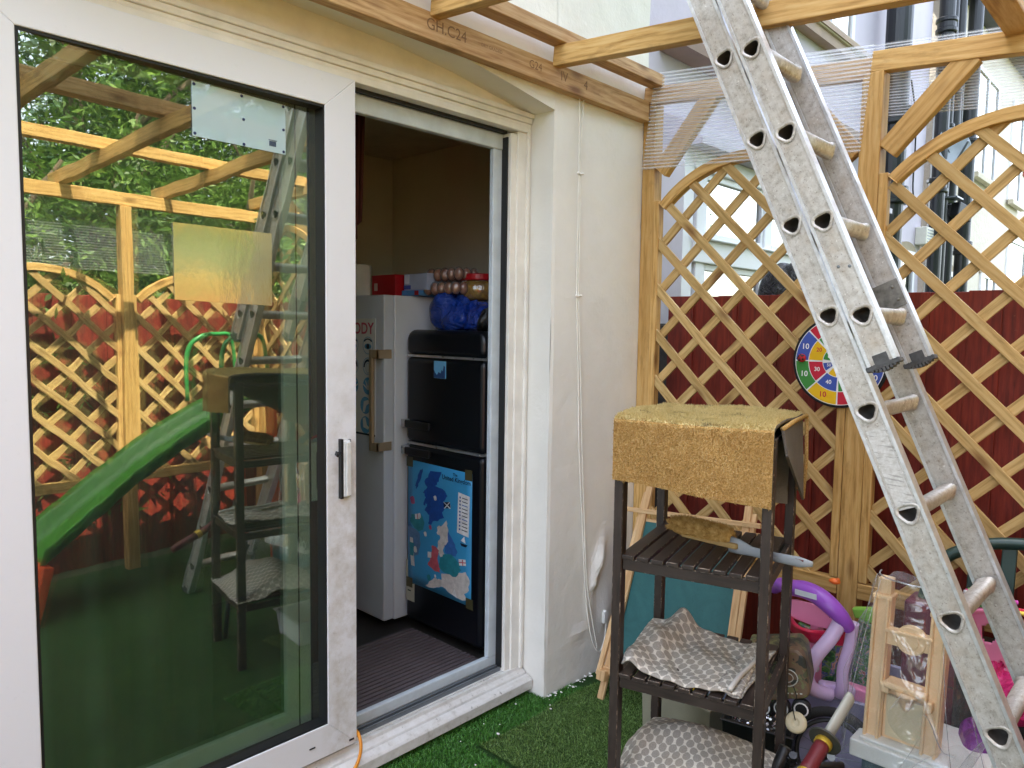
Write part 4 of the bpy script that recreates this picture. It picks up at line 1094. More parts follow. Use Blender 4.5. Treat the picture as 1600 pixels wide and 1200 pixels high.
poly(m, 0, rough([(36, 8), (54, 6), (50, 18), (44, 24), (60, 27), (64, 32), (57, 40), (60, 45), (56, 52), (60, 58), (50, 64), (42, 66), (40, 70), (34, 70), (36, 60), (28, 56), (32, 48), (26, 50), (30, 40), (25, 36), (32, 28), (27, 22), (33, 16)]))
poly(m, 0, rough([(20, 9), (24, 7), (22, 18), (17, 27), (14, 34), (12, 30), (16, 20)]))
poly(m, 1, rough([(56, 68), (63, 60), (66, 70), (66, 84), (58, 96), (62, 102), (55, 106), (50, 100), (50, 90), (54, 82), (48, 78), (50, 70)]))
poly(m, 2, rough([(66, 72), (74, 82), (80, 92), (78, 98), (72, 100), (62, 98), (60, 90), (66, 84)]), .0012)
poly(m, 4, rough([(58, 101), (72, 98), (82, 104), (86, 112), (78, 122), (64, 122), (52, 118), (54, 106)]), .0014)
poly(m, 3, rough([(40, 96), (46, 94), (52, 98), (50, 106), (52, 116), (54, 124), (44, 124), (34, 120), (38, 112), (40, 104)]), .0012)
poly(m, 1, rough([(78, 118), (92, 112), (98, 120), (97, 132), (90, 138), (94, 144), (84, 146), (70, 144), (60, 140), (52, 142), (40, 146), (30, 146), (38, 138), (46, 132), (56, 132), (56, 124), (66, 122)]), .0011)
poly(m, 4, rough([(6, 66), (22, 62), (28, 70), (26, 80), (18, 84), (10, 80), (4, 74)]))
poly(m, 5, rough([(0, 80), (10, 82), (20, 86), (22, 98), (18, 112), (8, 116), (0, 116)]), .0008)
for (x, y, r, c) in ((8, 48, 5, 8), (38, 74, 3, 8), (66, 42, 4, 1), (30, 84, 3, 1), (36, 135, 4, 4), (13, 107, 4, 1), (20, 64, 3, 7), (45, 38, 3, 1), (46, 130, 2, 7)):
    poly(m, c, [(x+r*math.cos(2*math.pi*k/9)*(1 if k % 2 else .7), y+r*math.sin(2*math.pi*k/9)) for k in range(9)], .0016)
poly(m, 6, [(58, 40), (68, 38), (69, 45), (59, 47)], .0018); poly(m, 7, [(58, 40), (59.5, 40), (69, 44.5), (69, 45.5), (67.5, 45.5)], .002); poly(m, 7, [(67, 38.2), (68.3, 38.2), (60.5, 47), (59, 47)], .002)
poly(m, 7, [(82, 100), (92, 98), (93, 105), (83, 107)], .0018); poly(m, 3, [(87, 99.5), (88.4, 99.2), (89, 106), (87.6, 106.2)], .002); poly(m, 3, [(82.4, 103), (92.5, 101), (92.7, 102.2), (82.6, 104.2)], .002)
poly(m, 7, [(12, 64), (20, 62), (21, 68), (13, 70)], .0018); poly(m, 3, [(15.8, 63.2), (17, 63), (17.8, 69), (16.6, 69.2)], .002)
poly(m, 7, [(34, 104), (40, 103), (40, 110), (34, 111)], .0018)
poly(m, 7, [(72, 144), (76, 136), (80, 146)], .002); poly(m, 7, [(85, 78), (90, 72), (92, 80)], .002); poly(m, 6, [(84, 81), (95, 81), (92, 84), (86, 84)], .002)
poly(m, 1, [(4, 94), (9, 94), (10, 108), (12, 128), (6, 128), (4, 110)], .0018); poly(m, 4, [(3, 100), (11, 100), (10, 116), (4, 116)], .002)
# legend
poly(m, 7, [(80, 24), (97, 26), (96, 72), (79, 70)], .0012)
for k in range(10): poly(m, 6 if k not in (2, 6) else 2, [(86, 29+k*4), (94, 29.6+k*4), (94, 30.6+k*4), (86, 30+k*4)], .0016); poly(m, 0, [(82, 28.5+k*4), (84, 28.5+k*4), (84, 30.5+k*4), (82, 30.5+k*4)], .0016)
m.build('land_print', mc, mp)
m = MB(); ux = (mpt(1, .5)-mpt(0, .5)).normalized(); uy = V((0, 0, 1))
m.text('The', mpt(.75, .962, .002), ux, uy, .018, bold=.02); m.text('United Kingdom', mpt(.765, .925, .002), ux, uy, .0275, bold=.018); m.build('title', mc[6], mp)
for u, v in ((.03, .985), (.95, .985), (.03, .0), (.98, .02)):
    m = MB(); c = mpt(u, v, .002); m.board(c-V((0, .022, 0)), c+V((0, .022, 0)), (0, .2, 1), .045, .001); m.build('tape', matf2('brown_tape', '4E4A30', rough=.4), mp)

# things on top of the fridges
m = MB(); m.lathe([(.052, 0), (.055, .004), (.055, .145), (.053, .148), (.020, .148), (.019, .10)], (2.09, 3.00, 1.63), (0, 0, 1), 28)
tag(m.build('paper_roll', matf2('white_tissue', 'DADCDC', rough=.9, bump=.2), smooth=False, origin=(2.09, 3.0, 1.63)), 'white kitchen paper roll standing on the white fridge', 'paper roll')
def carton(name, label, x0, x1, y0, y1, z0, z1, c, prints, cat='box'):
    t = thing(name, label, cat, ((x0+x1)/2, (y0+y1)/2, z0)); m = MB(); m.box(x0, x1, y0, y1, z0, z1); m.build('carton', matf2(name+'_card', c, rough=.5), t, bevel=.002)
    for k, (ya, yb, za, zb, cc, nm) in enumerate(prints):
        m = MB(); m.box(x0-.0012, x0, ya, yb, za, zb); m.build(nm, matf2(nm+cc, cc, rough=.5), t)
    return t
carton('food_box', 'red box with small white label on the white fridge beside the roll', 2.12, 2.34, 2.765, 2.945, 1.63, 1.728, 'A80F1C', [(2.90, 2.925, 1.655, 1.690, 'B8A8A0', 'label')])
carton('cereal_box', 'white box with blue label lying between red box and egg trays', 2.16, 2.36, 2.585, 2.750, 1.655, 1.730, 'A9B4CC', [(2.71, 2.745, 1.685, 1.725, 'D8E0F4', 'label'), (2.70, 2.75, 1.66, 1.678, '3C54A8', 'stripe')])
carton('flat_box', 'flat light blue box under the white box on the white fridge', 2.15, 2.35, 2.63, 2.755, 1.63, 1.654, '4F86C0', [(2.632, 2.66, 1.632, 1.652, '9A1820', 'end_panel')])
def eggs(label, x, y, z, n, grp):
    t = thing('egg_tray', label, 'egg tray', (x, y, z), grp)
    for i in range(n):
        for j in range(3):
            m = MB(); m.ball((x+j*.045, y-i*.046, z+.032), .0215, 12, (1, 1, 1.25)); m.build('egg', matf2('brown_egg', 'A8765A', rough=.5), t, smooth=True)
    m = MB()
    for i in range(n):
        for j in range(3): m.ball((x+j*.045, y-i*.046, z+.033), .0250, 12, (1, 1, 1.28))
    m.build('clear_lid', mat_film('clear_tray', .06, 'F0EDEA', .09), t, smooth=True)
eggs('lower clear tray of brown eggs on the white fridge', 2.19, 2.655, 1.628, 6, 'egg trays')
eggs('upper clear tray of brown eggs stacked on another tray', 2.21, 2.612, 1.690, 5, 'egg trays')
jr = thing('snack_jar', 'big clear jar of yellow snacks with a red lid beside the eggs', 'jar', (2.40, 2.43, 1.63))
m = MB(); m.lathe([(.06, 0), (.085, .01), (.088, .06), (.075, .085)], (2.33, 2.42, 1.610), (0, 0, 1), 28); m.build('contents', matf2('yellow_snacks', 'A8842E', rough=.6, var=.6, scale=45, bump=1, bscale=60), jr, smooth=True)
m = MB(); m.lathe([(.065, 0), (.092, .008), (.095, .06), (.080, .088)], (2.33, 2.42, 1.608), (0, 0, 1), 28); m.build('glass', mat_film('jar_plastic', .04, 'F4F0E6', .12), jr, smooth=True)
m = MB(); m.lathe([(.088, 0), (.090, .004), (.090, .024), (.086, .028)], (2.33, 2.42, 1.698), (0, 0, 1), 32); m.build('lid', matf2('red_lid', 'B4141E', rough=.35), jr)
def mat_bag(name, c, rough=.22):
    t = NT(name); co = t.coord(); t.base(c); t.set(Roughness=rough, Coat_Weight=.3)
    n = t.noise(co, 14, 4, .6, 2.2); t.bump(n, 1, .035); return t.m
def bag(name, label, c, r, mat, cat='bag', seed=1):
    rn = random.Random(seed); ph = [rn.uniform(0, 6) for _ in range(8)]
    t = thing(name, label, cat, (c[0], c[1], c[2])); m = MB()
    def f(u, v):
        th = math.pi*v; a = 2*math.pi*u
        k = 1+.12*math.sin(2*a+ph[0]+2*th)+.07*math.sin(4*a+ph[1]+2*th)+.03*math.sin(7*a+ph[2]-3*th)+.04*math.sin(5*th+ph[3]+a)
        x = r[0]*math.sin(th)**.8*math.cos(a)*k; y = r[1]*math.sin(th)**.8*math.sin(a)*k; z = r[2]*math.cos(th)*k
        return V((c[0]+x, c[1]+y, max(c[2]+z, c[2]-r[2]*.75)))
    m.grid(f, 64, 40); m.build('bag_skin', mat, t, smooth=True); return t, m
bag('carrier_bag', 'crumpled blue plastic bag full of things on the black fridge', (2.23, 2.485, 1.545), (.09, .115, .092), mat_bag('blue_plastic', '123C9C'), seed=4)
bag('carrier_bag', 'smaller crumpled blue plastic bag end beside the dark bag on the fridge', (2.24, 2.34, 1.53), (.07, .10, .065), mat_bag('blue_plastic2', '12389A'), seed=9)
bag('carrier_bag', 'dark bag with pale edge at the right end of the black fridge top', (2.19, 2.215, 1.515), (.05, .045, .055), mat_bag('dark_plastic', '16181A'), seed=6)
# ribbed floor mat
fm = thing('floor_mat', 'dark brown ribbed mat on the kitchen floor behind the threshold', 'mat', (1.7, 2.4, .10))
m = MB(); m.box(1.30, 2.09, 2.115, 2.60, .100, .106); m.build('base', matf2('mat_base', '100E0E', rough=.9), fm)
m = MB()
for k in range(19): 
    y = 2.12+k*.0252; m.box(1.305, 2.085, y, y+.0165, .106, .1125)
m.build('ribs', matf2('mat_ribs', '6A5E60', rough=.95, bump=.6, bscale=300), fm)
# curtains
def curtain(name, label, x0, x1, y, z0, z1, c, nf, amp=.03):
    m = MB(); m.grid(lambda u, v: V((x0+(x1-x0)*u, y+amp*math.sin(u*nf*6.28)+amp*.4*math.sin(u*nf*14+1+v), z0+(z1-z0)*v)), 220, 6)
    return tag(m.build(name, fabric(name+'_cloth', c[0], c[1], scale=120), smooth=True, thick=.002, origin=((x0+x1)/2, y, z0)), label, 'curtain')
curtain('curtain', 'long greyish curtain behind the glass of the sliding door', -.6, 1.02, 2.30, .12, 2.38, ('787C72', '8C9086'), 11)
m = MB(); m.grid(lambda u, v: V((1.60+.07*u*(1-.8*v*0)-.02*v, 2.36+.02*math.sin(u*20), 2.44-.75*v*(1-.3*u))), 20, 8)
tag(m.build('curtain', matf2('dark_red_cloth', '4A221C', rough=.9), smooth=True, thick=.003, origin=(1.6, 2.36, 2.0)), 'narrow dark red curtain hanging at the top left of the opening', 'curtain')
tc = thing('toy_oven', 'white box with dark panel and red rim seen through the glass by the handle', 'toy', (1.62, 2.66, .60))
m = MB(); m.box(1.565, 1.70, 2.60, 2.75, .78, 1.02); m.build('body', matf2('white_toy', 'C9D6D4', rough=.4), tc, bevel=.006)
m = MB(); m.box(1.600, 1.66, 2.597, 2.60, .83, .98); m.build('panel', 'gasket', tc)
m = MB(); m.tube([(1.56, 2.6, .99), (1.565, 2.6, 1.035), (1.60, 2.6, 1.045), (1.70, 2.6, 1.045)], .006, 8); m.build('rim', matf2('red_rim', 'A01E30', rough=.4), tc)
m = MB(); m.box(1.56, 1.72, 2.60, 2.76, .10, .779); m.build('cabinet', matf2('dark_red_cab', '3A1418', rough=.5), tc)

# ------------------------------------------------------------------ easel
es = thing('easel', 'child\'s pale wood easel with teal chalkboard behind the shelf rack', 'easel', (2.45, 1.45, 0))
def eb(name, a, b, w=.028, t=.014, side=(0, 1, 0), mat='palewood', par=es):
    m = MB(); m.board(a, b, side, w, t); return m.build(name, mat, par, bevel=.002)
eb('leg', (2.330, 1.700, 0), (2.640, 1.692, .830)); eb('leg', (2.35, 1.20, 0), (2.640, 1.250, .825))
eb('leg', (2.345, 1.722, .10), (2.645, 1.712, .80), .022)
eb('leg', (2.362, 1.178, 0), (2.640, 1.226, .80), .020)
eb('crossbar', (2.592, 1.785, .728), (2.606, 1.185, .768), .018, .012, (0, 0, 1)); eb('crossbar', (2.602, 1.73, .690), (2.612, 1.19, .727), .020, .012, (0, 0, 1))
eb('crossbar', (2.366, 1.715, .12), (2.372, 1.20, .12), .03, .014, (0, 0, 1)); eb('spacer_block', (2.342, 1.702, .085), (2.350, 1.702, .125), .04, .03)
m = MB(); m.add([(2.408, 1.690, .15), (2.408, 1.222, .15), (2.600, 1.248, .700), (2.600, 1.688, .700)]+[(2.416, 1.690, .15), (2.416, 1.222, .15), (2.608, 1.248, .700), (2.608, 1.688, .700)], [(0, 1, 2, 3), (7, 6, 5, 4), (0, 4, 5, 1), (1, 5, 6, 2), (2, 6, 7, 3), (3, 7, 4, 0)])
t_ = NT('teal_chalkboard'); co_ = t_.coord(); n_ = t_.noise(co_, 7, 6, .7, 1.5); w_ = t_.ramp(t_.noise(co_, 14, 2, .5, 3), [(.495, (0, 0, 0)), (.503, (1, 1, 1)), (.511, (0, 0, 0))])
t_.base(t_.mix(t_.math('MULTIPLY', w_, .35), t_.ramp(n_, [(.3, '25585A'), (.7, '34696A')]), '18383C')); t_.set(Roughness=.5)
m.build('chalkboard', t_.m, es)

# ------------------------------------------------------------------ boxes and toys on the ground
def open_box(name, label, c, ex, ey, h, z0, mat, flare=.0, wall=.004, cat='box', rim=0, group=None, ang=0):
    t = thing(name, label, cat, (c[0], c[1], z0), group); m = MB(); ca, sa = math.cos(ang), math.sin(ang)
    def P(x, y, z): return V((c[0]+x*ca-y*sa, c[1]+x*sa+y*ca, z0+z))
    def ring(k, z, o=0): return [P(sx*(ex*k+o), sy*(ey*k+o), z) for sx, sy in ((-1, -1), (1, -1), (1, 1), (-1, 1))]
    L = [ring(1-flare, 0), ring(1, h), ring(1, h, rim), ring(1, h+.006, rim), ring(1, h+.006, -wall), ring(1-flare, wall, -wall)]
    pts = [p for q in L for p in q]; m.add(pts, [(a*4+j, a*4+(j+1) % 4, (a+1)*4+(j+1) % 4, (a+1)*4+j) for a in range(len(L)-1) for j in range(4)]+[(3, 2, 1, 0), (20, 21, 22, 23)])
    m.build('shell', mat, t, bevel=.004); return t
open_box('toy_bin', 'greenish beige fabric toy bin under the shelf rack', (2.33, 1.255), .155, .145, .235, 0, matf2('beige_fabric', '8E8A76', rough=.9, bump=.4, bscale=200), .04, .008, 'toy bin', ang=-.12)
def ball_thing(name, label, c, r, col): 
    m = MB(); m.ball(c, r, 20); tag(m.build(name, matf2(name+col, col, rough=.4), smooth=True, origin=c), label, 'ball')
ball_thing('play_ball', 'yellow plastic ball on top of the beige toy bin', (2.32, 1.265, .235), .032, 'F0C800')
ball_thing('play_ball', 'pale blue plastic ball beside the yellow ball in the bin', (2.33, 1.19, .225), .034, 'A9B8D8')
ball_thing('play_ball', 'orange ball half buried behind the yellow ball in the bin', (2.36, 1.325, .225), .03, 'D07820')
ball_thing('play_ball', 'brown ball at the far end of the beige toy bin', (2.28, 1.33, .22), .03, '6A5A48')
lav = mat_film('lavender_clear_plastic', .7, 'C8C6E8', .08, 'C2BCE0')
open_box('storage_tub', 'big lavender clear plastic storage tub on the ground behind the bicycle wheel', (2.54, .80), .17, .21, .335, 0, lav, .08, .004, 'storage tub', .014, ang=.15)
open_box('storage_tub', 'white clear plastic tub with papers in front of the lavender tub', (1.97, 1.0), .13, .12, .12, 0, mat_film('white_clear_plastic', .6, 'E0E2EE', .1), .08, .004, 'storage tub', .012, ang=.2)
open_box('plastic_crate', 'black plastic crate with silver sequins inside behind the rack leg', (2.19, .965), .085, .105, .10, .175, 'blackplastic', .05, .006, 'crate', .006, ang=.22)
sq = MB()
for k in range(260):
    x, y = random.uniform(-.07, .07), random.uniform(-.09, .09); c = V((2.19+x, .965+y, .262+random.uniform(-.008, .014)))
    a, b = random.uniform(0, 6), random.uniform(-.9, .9); d = V((math.cos(a)*math.cos(b), math.sin(a)*math.cos(b), abs(math.sin(b))+.4)).normalized()
    sq.lathe([(.0045, 0), (.0045, .0006)], c, d, 6)
tag(sq.build('sequin_fabric', plain('silver_sequins', 'C8C8CC', .15, .9), origin=(2.19, .965, .26)), 'black and silver sequins heaped in the black crate', 'sequins', kind='stuff')
m = MB(); m.box(2.12, 2.26, .88, 1.05, .24, .256); tag(m.build('dark_cloth', 'gasket', origin=(2.19, .965, .24)), 'dark cloth lying under the silver sequins in the crate', 'cloth')

# camouflage truck
ct = thing('toy_truck', 'camouflage toy carrier truck with small white rimmed wheels on the tub', 'toy truck', (2.12, .86, .42))
t_ = NT('camouflage'); co_ = t_.coord(); a_ = t_.noise(co_, 17, 2, .4, .8); b_ = t_.noise(t_.mapping(co_, (1.3, 1, 1.2)), 22, 2, .4, 1.2)
c_ = t_.mix(t_.ramp(a_, [(.50, (0, 0, 0)), (.51, (1, 1, 1))]), '4A4F38', '6A5540'); c_ = t_.mix(t_.ramp(b_, [(.56, (0, 0, 0)), (.57, (1, 1, 1))]), c_, '2A2C26'); c_ = t_.mix(t_.ramp(b_, [(.36, (1, 1, 1)), (.37, (0, 0, 0))]), c_, '6E7048')
t_.base(c_); t_.set(Roughness=.45)
cu_, cw_, cn_ = V((0, -.93, .16)).normalized(), V((.0, .16, .93)).normalized(), V((1, 0, 0))
cm_ = V((2.02, .835, .512))
def cpt(a, b, d): return cm_+V((.25, -.93, .20)).normalized()*a+V((0.05, .22, .95)).normalized()*b+V((1, .3, 0)).normalized()*d
m = MB(); pr = [(-.10, -.075), (.055, -.06), (.068, -.045), (.068, .055), (.05, .075), (-.10, .07)]
m.add([cpt(a, b, 0) for a, b in pr]+[cpt(a, b, .14) for a, b in pr], [tuple(range(6)), tuple(range(11, 5, -1))]+[(k, k+6, (k+1) % 6+6, (k+1) % 6) for k in range(6)]); m.build('body', t_.m, ct, bevel=.008)
m = MB(); m.tube([cpt(.01+.030*math.cos(a), -.002+.024*math.sin(a), -.001) for a in [k*.35 for k in range(18)]], .0016, 5, closed=True); m.tube([cpt(.01+.018*math.cos(a), -.002+.013*math.sin(a), -.001) for a in [k*.35 for k in range(18)]], .0012, 5, closed=True)
for k in range(6): m.tube([cpt(-.02+k*.012, -.045, -.001), cpt(-.014+k*.012, -.045, -.001)], .002, 5)
m.build('emblem', matf2('silver_line', 'C4C8C0', rough=.4), ct)
for a in (-.07, -.02, .035):
    m = MB(); m.lathe([(.020, -.012), (.026, -.008), (.026, .008), (.020, .012)], cpt(a, -.092, .02), (1, .3, 0), 18); w_ = m.build('wheel', 'gasket', ct)
    m = MB(); m.tube([cpt(a+.018*math.cos(q), -.092+.018*math.sin(q), .006) for q in [k*.42 for k in range(15)]], .0022, 5, closed=True); m.build('rim', matf2('white_rim', 'E4E4E4', rough=.3), w_)
m = MB(); m.lathe([(.026, -.006), (.029, 0), (.026, .006), (.020, .008), (.012, .0085), (.006, .006)], (1.985, .778, .412), (-.85, -.2, .5), 24)
yo = tag(m.build('toy_disc', matf2('beige_disc', 'C9BD9C', rough=.45), smooth=False, origin=(1.985, .778, .41)), 'beige round toy disc hanging below the camouflage truck', 'toy disc')
m = MB(); m.tube(smooth([(1.98, .778, .42), (1.99, .79, .45), (2.0, .785, .475), (2.01, .80, .50)]), .0015, 6); m.build('string', 'gasket', yo)

# bicycle
bk = thing('childs_bicycle', 'black child\'s bicycle lying among the toys beside the rack', 'bicycle', (1.86, .62, .38))
WC = V((2.2, .752, .236)); WR = .122; Ux, Uy, Un = V((.28, -.96, 0)), V((.25, .07, .965)), V((.93, .27, -.26)).normalized()
m = MB(); m.tube([WC+Ux*WR*math.cos(a)+Uy*WR*math.sin(a) for a in [2*math.pi*k/48 for k in range(48)]], .015, 12, closed=True)
t_ = NT('tyre_rubber'); b_ = t_.n('TexBrick'); b_.inputs['Scale'].default_value = 60; t_.l(t_.coord(), b_.inputs['Vector']); t_.base('1A1A1C'); t_.set(Roughness=.7); t_.bump(b_.outputs['Fac'], .8, .004)
wh_ = m.build('wheel', t_.m, bk, smooth=True)
m = MB(); m.tube([WC+Ux*(WR-.024)*math.cos(a)+Uy*(WR-.024)*math.sin(a) for a in [2*math.pi*k/48 for k in range(48)]], .007, 8, closed=True); m.build('rim', 'blackplastic', wh_, smooth=True)
m = MB()
for k in range(16): a = 2*math.pi*k/16; m.tube([WC+Un*(.012 if k % 2 else -.012), WC+Ux*(WR-.026)*math.cos(a)+Uy*(WR-.026)*math.sin(a)], .0010, 5)
m.lathe([(.012, -.02), (.012, .02)], WC, Un, 12); m.build('spokes', 'alu_rail', wh_)
m = MB(); m.tube([WC+Un*.03, V((1.95, .80, .26)), V((1.70, .745, .30))], .010, 8); m.tube([(1.70, .745, .30), (1.66, .76, .02)], .012, 8); m.build('fork', 'blackplastic', bk, smooth=True)
m = MB(); m.tube([(1.752, .733, .372), (1.79, .69, .405), (1.82, .665, .41), (1.87, .61, .41)], .0095, 10); m.tube([(1.79, .725, .445), (1.775, .735, .40), (1.76, .74, .34), (1.745, .742, .25)], .015, 10)
m.build('handlebar', 'blackplastic', bk, smooth=True)
m = MB(); m.tube([(1.775, .712, .425), (1.80, .700, .432), (1.82, .712, .418), (1.80, .722, .40)], .005, 8); m.lathe([(.013, 0), (.010, .014)], (1.79, .705, .425), (-.5, -.2, .8), 10); m.lathe([(.010, 0), (.008, .014)], (1.80, .725, .415), (-.5, -.2, .8), 10)
m.build('brake_lever', plain('scuffed_black_metal', '3A3B3E', .3, .8, var=.5, scale=60), bk)
# toy sword
kt = thing('toy_sword', 'toy samurai sword with dark red grip and grey sheath leaning on the tub', 'toy sword', (1.70, .59, .55))
K0, K1 = V((1.86, .600, .592)), V((1.72, .605, .540)); kd = (K1-K0).normalized(); K2 = K1+kd*.155
m = MB(); kb = K0-kd*.004; m.tube([kb, K0, K1-kd*.004], .0195, 16, sx=.55); m.build('sheath', plain('grey_green_plastic', 'A5A69C', .35, var=.05), kt, smooth=True)
m = MB(); m.lathe([(.036, -.003), (.038, 0), (.036, .003)], K1, kd, 28); m.build('guard', matf2('dark_guard', '34352F', rough=.5), kt, bevel=.001)
gold_ = plain('gold_plastic', 'C2A23A', .3, .5)
m = MB(); m.lathe([(.0195, .003), (.0205, .006), (.0205, .014), (.0175, .016)], K1, kd, 20); m.build('gold_collar', gold_, kt)
m = MB(); m.lathe([(.019, .105), (.020, .109), (.020, .125), (.019, .129)], K1, kd, 20); m.build('gold_collar', gold_, kt)
m = MB(); m.lathe([(.0172, .014), (.0180, .03), (.0168, .06), (.0180, .09), (.0172, .106)], K1, kd, 20)
m.lathe([(.0172, .128), (.0175, .17), (.016, .25), (.014, .255)], K1, kd, 20)
t_ = NT('dark_red_wrap'); ch_ = t_.n('TexChecker'); ch_.inputs['Scale'].default_value = 60; t_.l(t_.coord(), ch_.inputs['Vector']); t_.base('5E1620'); t_.set(Roughness=.5); t_.bump(ch_.outputs['Fac'], .4, .003); m.build('grip', t_.m, kt, smooth=True)
m = MB()
for s in (.032, .058, .084): 
    c = K1+kd*s+V((-.0185, 0, .004)); m.lathe([(.0035, 0), (.001, .0015)], c, (-1, 0, .2), 4)
m.build('diamond_stud', plain('gold_stud', 'D0B050', .3, .6), kt)

# purple and pink push walker
wk = thing('toy_walker', 'purple and pink plastic baby walker with lavender legs in front of the trellis post', 'toy walker', (2.4, .86, .2))
pur, lavm, pnk, redp = matf2('purple_plastic', '9A55C8', rough=.3, var=.04), matf2('lavender_plastic', 'DCC4EC', rough=.3, var=.05), matf2('pink_plastic', 'FA9CC6', rough=.3, var=.05), matf2('coral_pink_plastic', 'D8284E', rough=.3, var=.05)
def flatband(m, path, w, t, up=(1, 0, 0)):
    path = smooth(path, 6)
    for a, b in zip(path[:-1], path[1:]):
        d = (b-a).normalized(); m.board(a-d*.001, b+d*.001, up, w, t)
m = MB()
arc = smooth([(2.46, 1.06, .60), (2.42, 1.02, .635), (2.38, .97, .648), (2.35, .91, .662), (2.33, .86, .660), (2.32, .815, .640), (2.33, .785, .610), (2.35, .770, .578)], 8)
m.tube(arc, [.018+.010*math.sin(math.pi*k/(len(arc)-1)) for k in range(len(arc))], 14, sx=1.25); m.build('handle_arc', pur, wk, smooth=True)
m = MB(); a = V((2.302, .925, .6655)); b = V((2.292, .852, .668)); m.board(a, b, (0, 0, 1), .018, .002); m.build('arc_label', matf2('white_blue_label', 'DCE4F2', rough=.4), wk, bevel=.002)
m = MB(); m.tube(smooth([(2.33, .790, .600), (2.31, .808, .55), (2.28, .845, .48), (2.27, .862, .42), (2.29, .850, .375), (2.34, .815, .35)], 8), .022, 14); m.build('leg', lavm, wk, smooth=True)
m = MB(); m.tube(smooth([(2.37, .765, .590), (2.37, .772, .52), (2.36, .785, .44), (2.36, .785, .38), (2.37, .795, .345)], 8), .018, 14); m.build('leg', lavm, wk, smooth=True)
m = MB(); m.board((2.34, .85, .36), (2.42, .77, .34), (0, 0, 1), .05, .04); m.build('foot_block', lavm, wk, bevel=.012)
m = MB()
hy, hz = .843, .583
hrt = [(-.0125*math.sin(a)**3, .0095*(13*math.cos(a)-5*math.cos(2*a)-2*math.cos(3*a)-math.cos(4*a))/14) for a in [2*math.pi*k/24 for k in range(24)]]
m.prism([(-.048, -.040), (.05, -.048), (.135, -.040), (.140, .018), (.11, .024), (-.02, .026), (-.046, .0)], (2.388, hy, hz), (0, 1, 0), (0, 0, 1), (.010, 0, 0)); hp_ = m.build('heart_panel', pnk, wk, bevel=.003)
m = MB(); m.prism([(a_, b_) for a_, b_ in hrt], (2.3872, hy, hz+.006), (0, 1, 0), (0, 0, 1), (.001, 0, 0)); m.build('heart_opening', matf2('brown_gap', '6A4A2E', rough=.8), hp_)
m = MB(); 
def tray(u, v): a = math.pi*(u); return V((2.40-.10*math.sin(a)*(1-.3*v), .975-.175*u, .540-.045*v+.010*math.sin(a)))
m.grid(tray, 30, 6); m.tube([tray(k/30, 0) for k in range(31)], .005, 8); m.build('tray', redp, wk, smooth=True, thick=.004)
m = MB(); m.tube([(2.36, 1.0, .43), (2.34, .855, .418)], .009, 10); m.build('crossbar', matf2('white_rod', 'E2E2E6', rough=.3), wk, smooth=True)
m = MB(); m.ball((2.42, .845, .69), .012, 10, (1, 1.6, .8)); m.ball((2.42, .835, .697), .007, 8); m.build('orange_figure', matf2('orange_plastic', 'E87028', rough=.4), wk, smooth=True)
m = MB(); m.box(2.40, 2.46, .885, .91, .15, .60); m.box(2.42, 2.46, .72, .80, .15, .36); m.build('support', pnk, wk, bevel=.006)
# green toy piece and picture boards behind
m = MB(); m.prism([(-.06, .01), (.02, .03), (.06, .0), (.05, -.03), (-.03, -.02), (-.05, -.02)], (2.45, .74, .595), (0, -1, 0), (0, 0, 1), (.03, 0, 0))
tag(m.build('lime_toy', matf2('lime_plastic', '7DB84A', rough=.35), bevel=.006, origin=(2.45, .74, .58)), 'lime green plastic toy piece behind the purple walker', 'toy')
def mat_jungle(name, sc=18, seed=0):
    t = NT(name); co = t.coord(); m_ = t.mapping(co, (1, 1, 1)); n = t.noise(m_, sc, 3, .5, 1.5); n2 = t.noise(co, sc*2.2, 3, .6, 1)
    c = t.ramp(n, [(.36, '1C4A2C'), (.44, '2E7A3C'), (.50, '7A9A5A'), (.55, '3A5AA0'), (.62, 'C8A890'), (.70, '8A2A3A')]); c = t.mix(t.ramp(n2, [(.55, (0, 0, 0)), (.6, (.7,)*3)]), c, '20402A')
    t.base(c); t.set(Roughness=.35); return t.m
m = MB(); m.prism([(-.09, -.09), (.075, -.12), (.085, .04), (-.08, .075)], (2.47, .90, .42), (0, -1, 0), (.12, 0, 1), (.02, 0, 0)); tag(m.build('picture_board', mat_jungle('jungle_print'), bevel=.002, origin=(2.47, .9, .4)), 'board with a green jungle picture behind the walker legs', 'picture board')
m = MB(); m.prism([(-.05, -.12), (.035, -.12), (.045, .07), (-.04, .09)], (2.50, .755, .46), (0, -1, 0), (.12, 0, 1), (.02, 0, 0)); tag(m.build('picture_board', mat_jungle('floral_print', 60), bevel=.002, origin=(2.5, .755, .4)), 'narrow patterned picture board to the right of the walker legs', 'picture board')

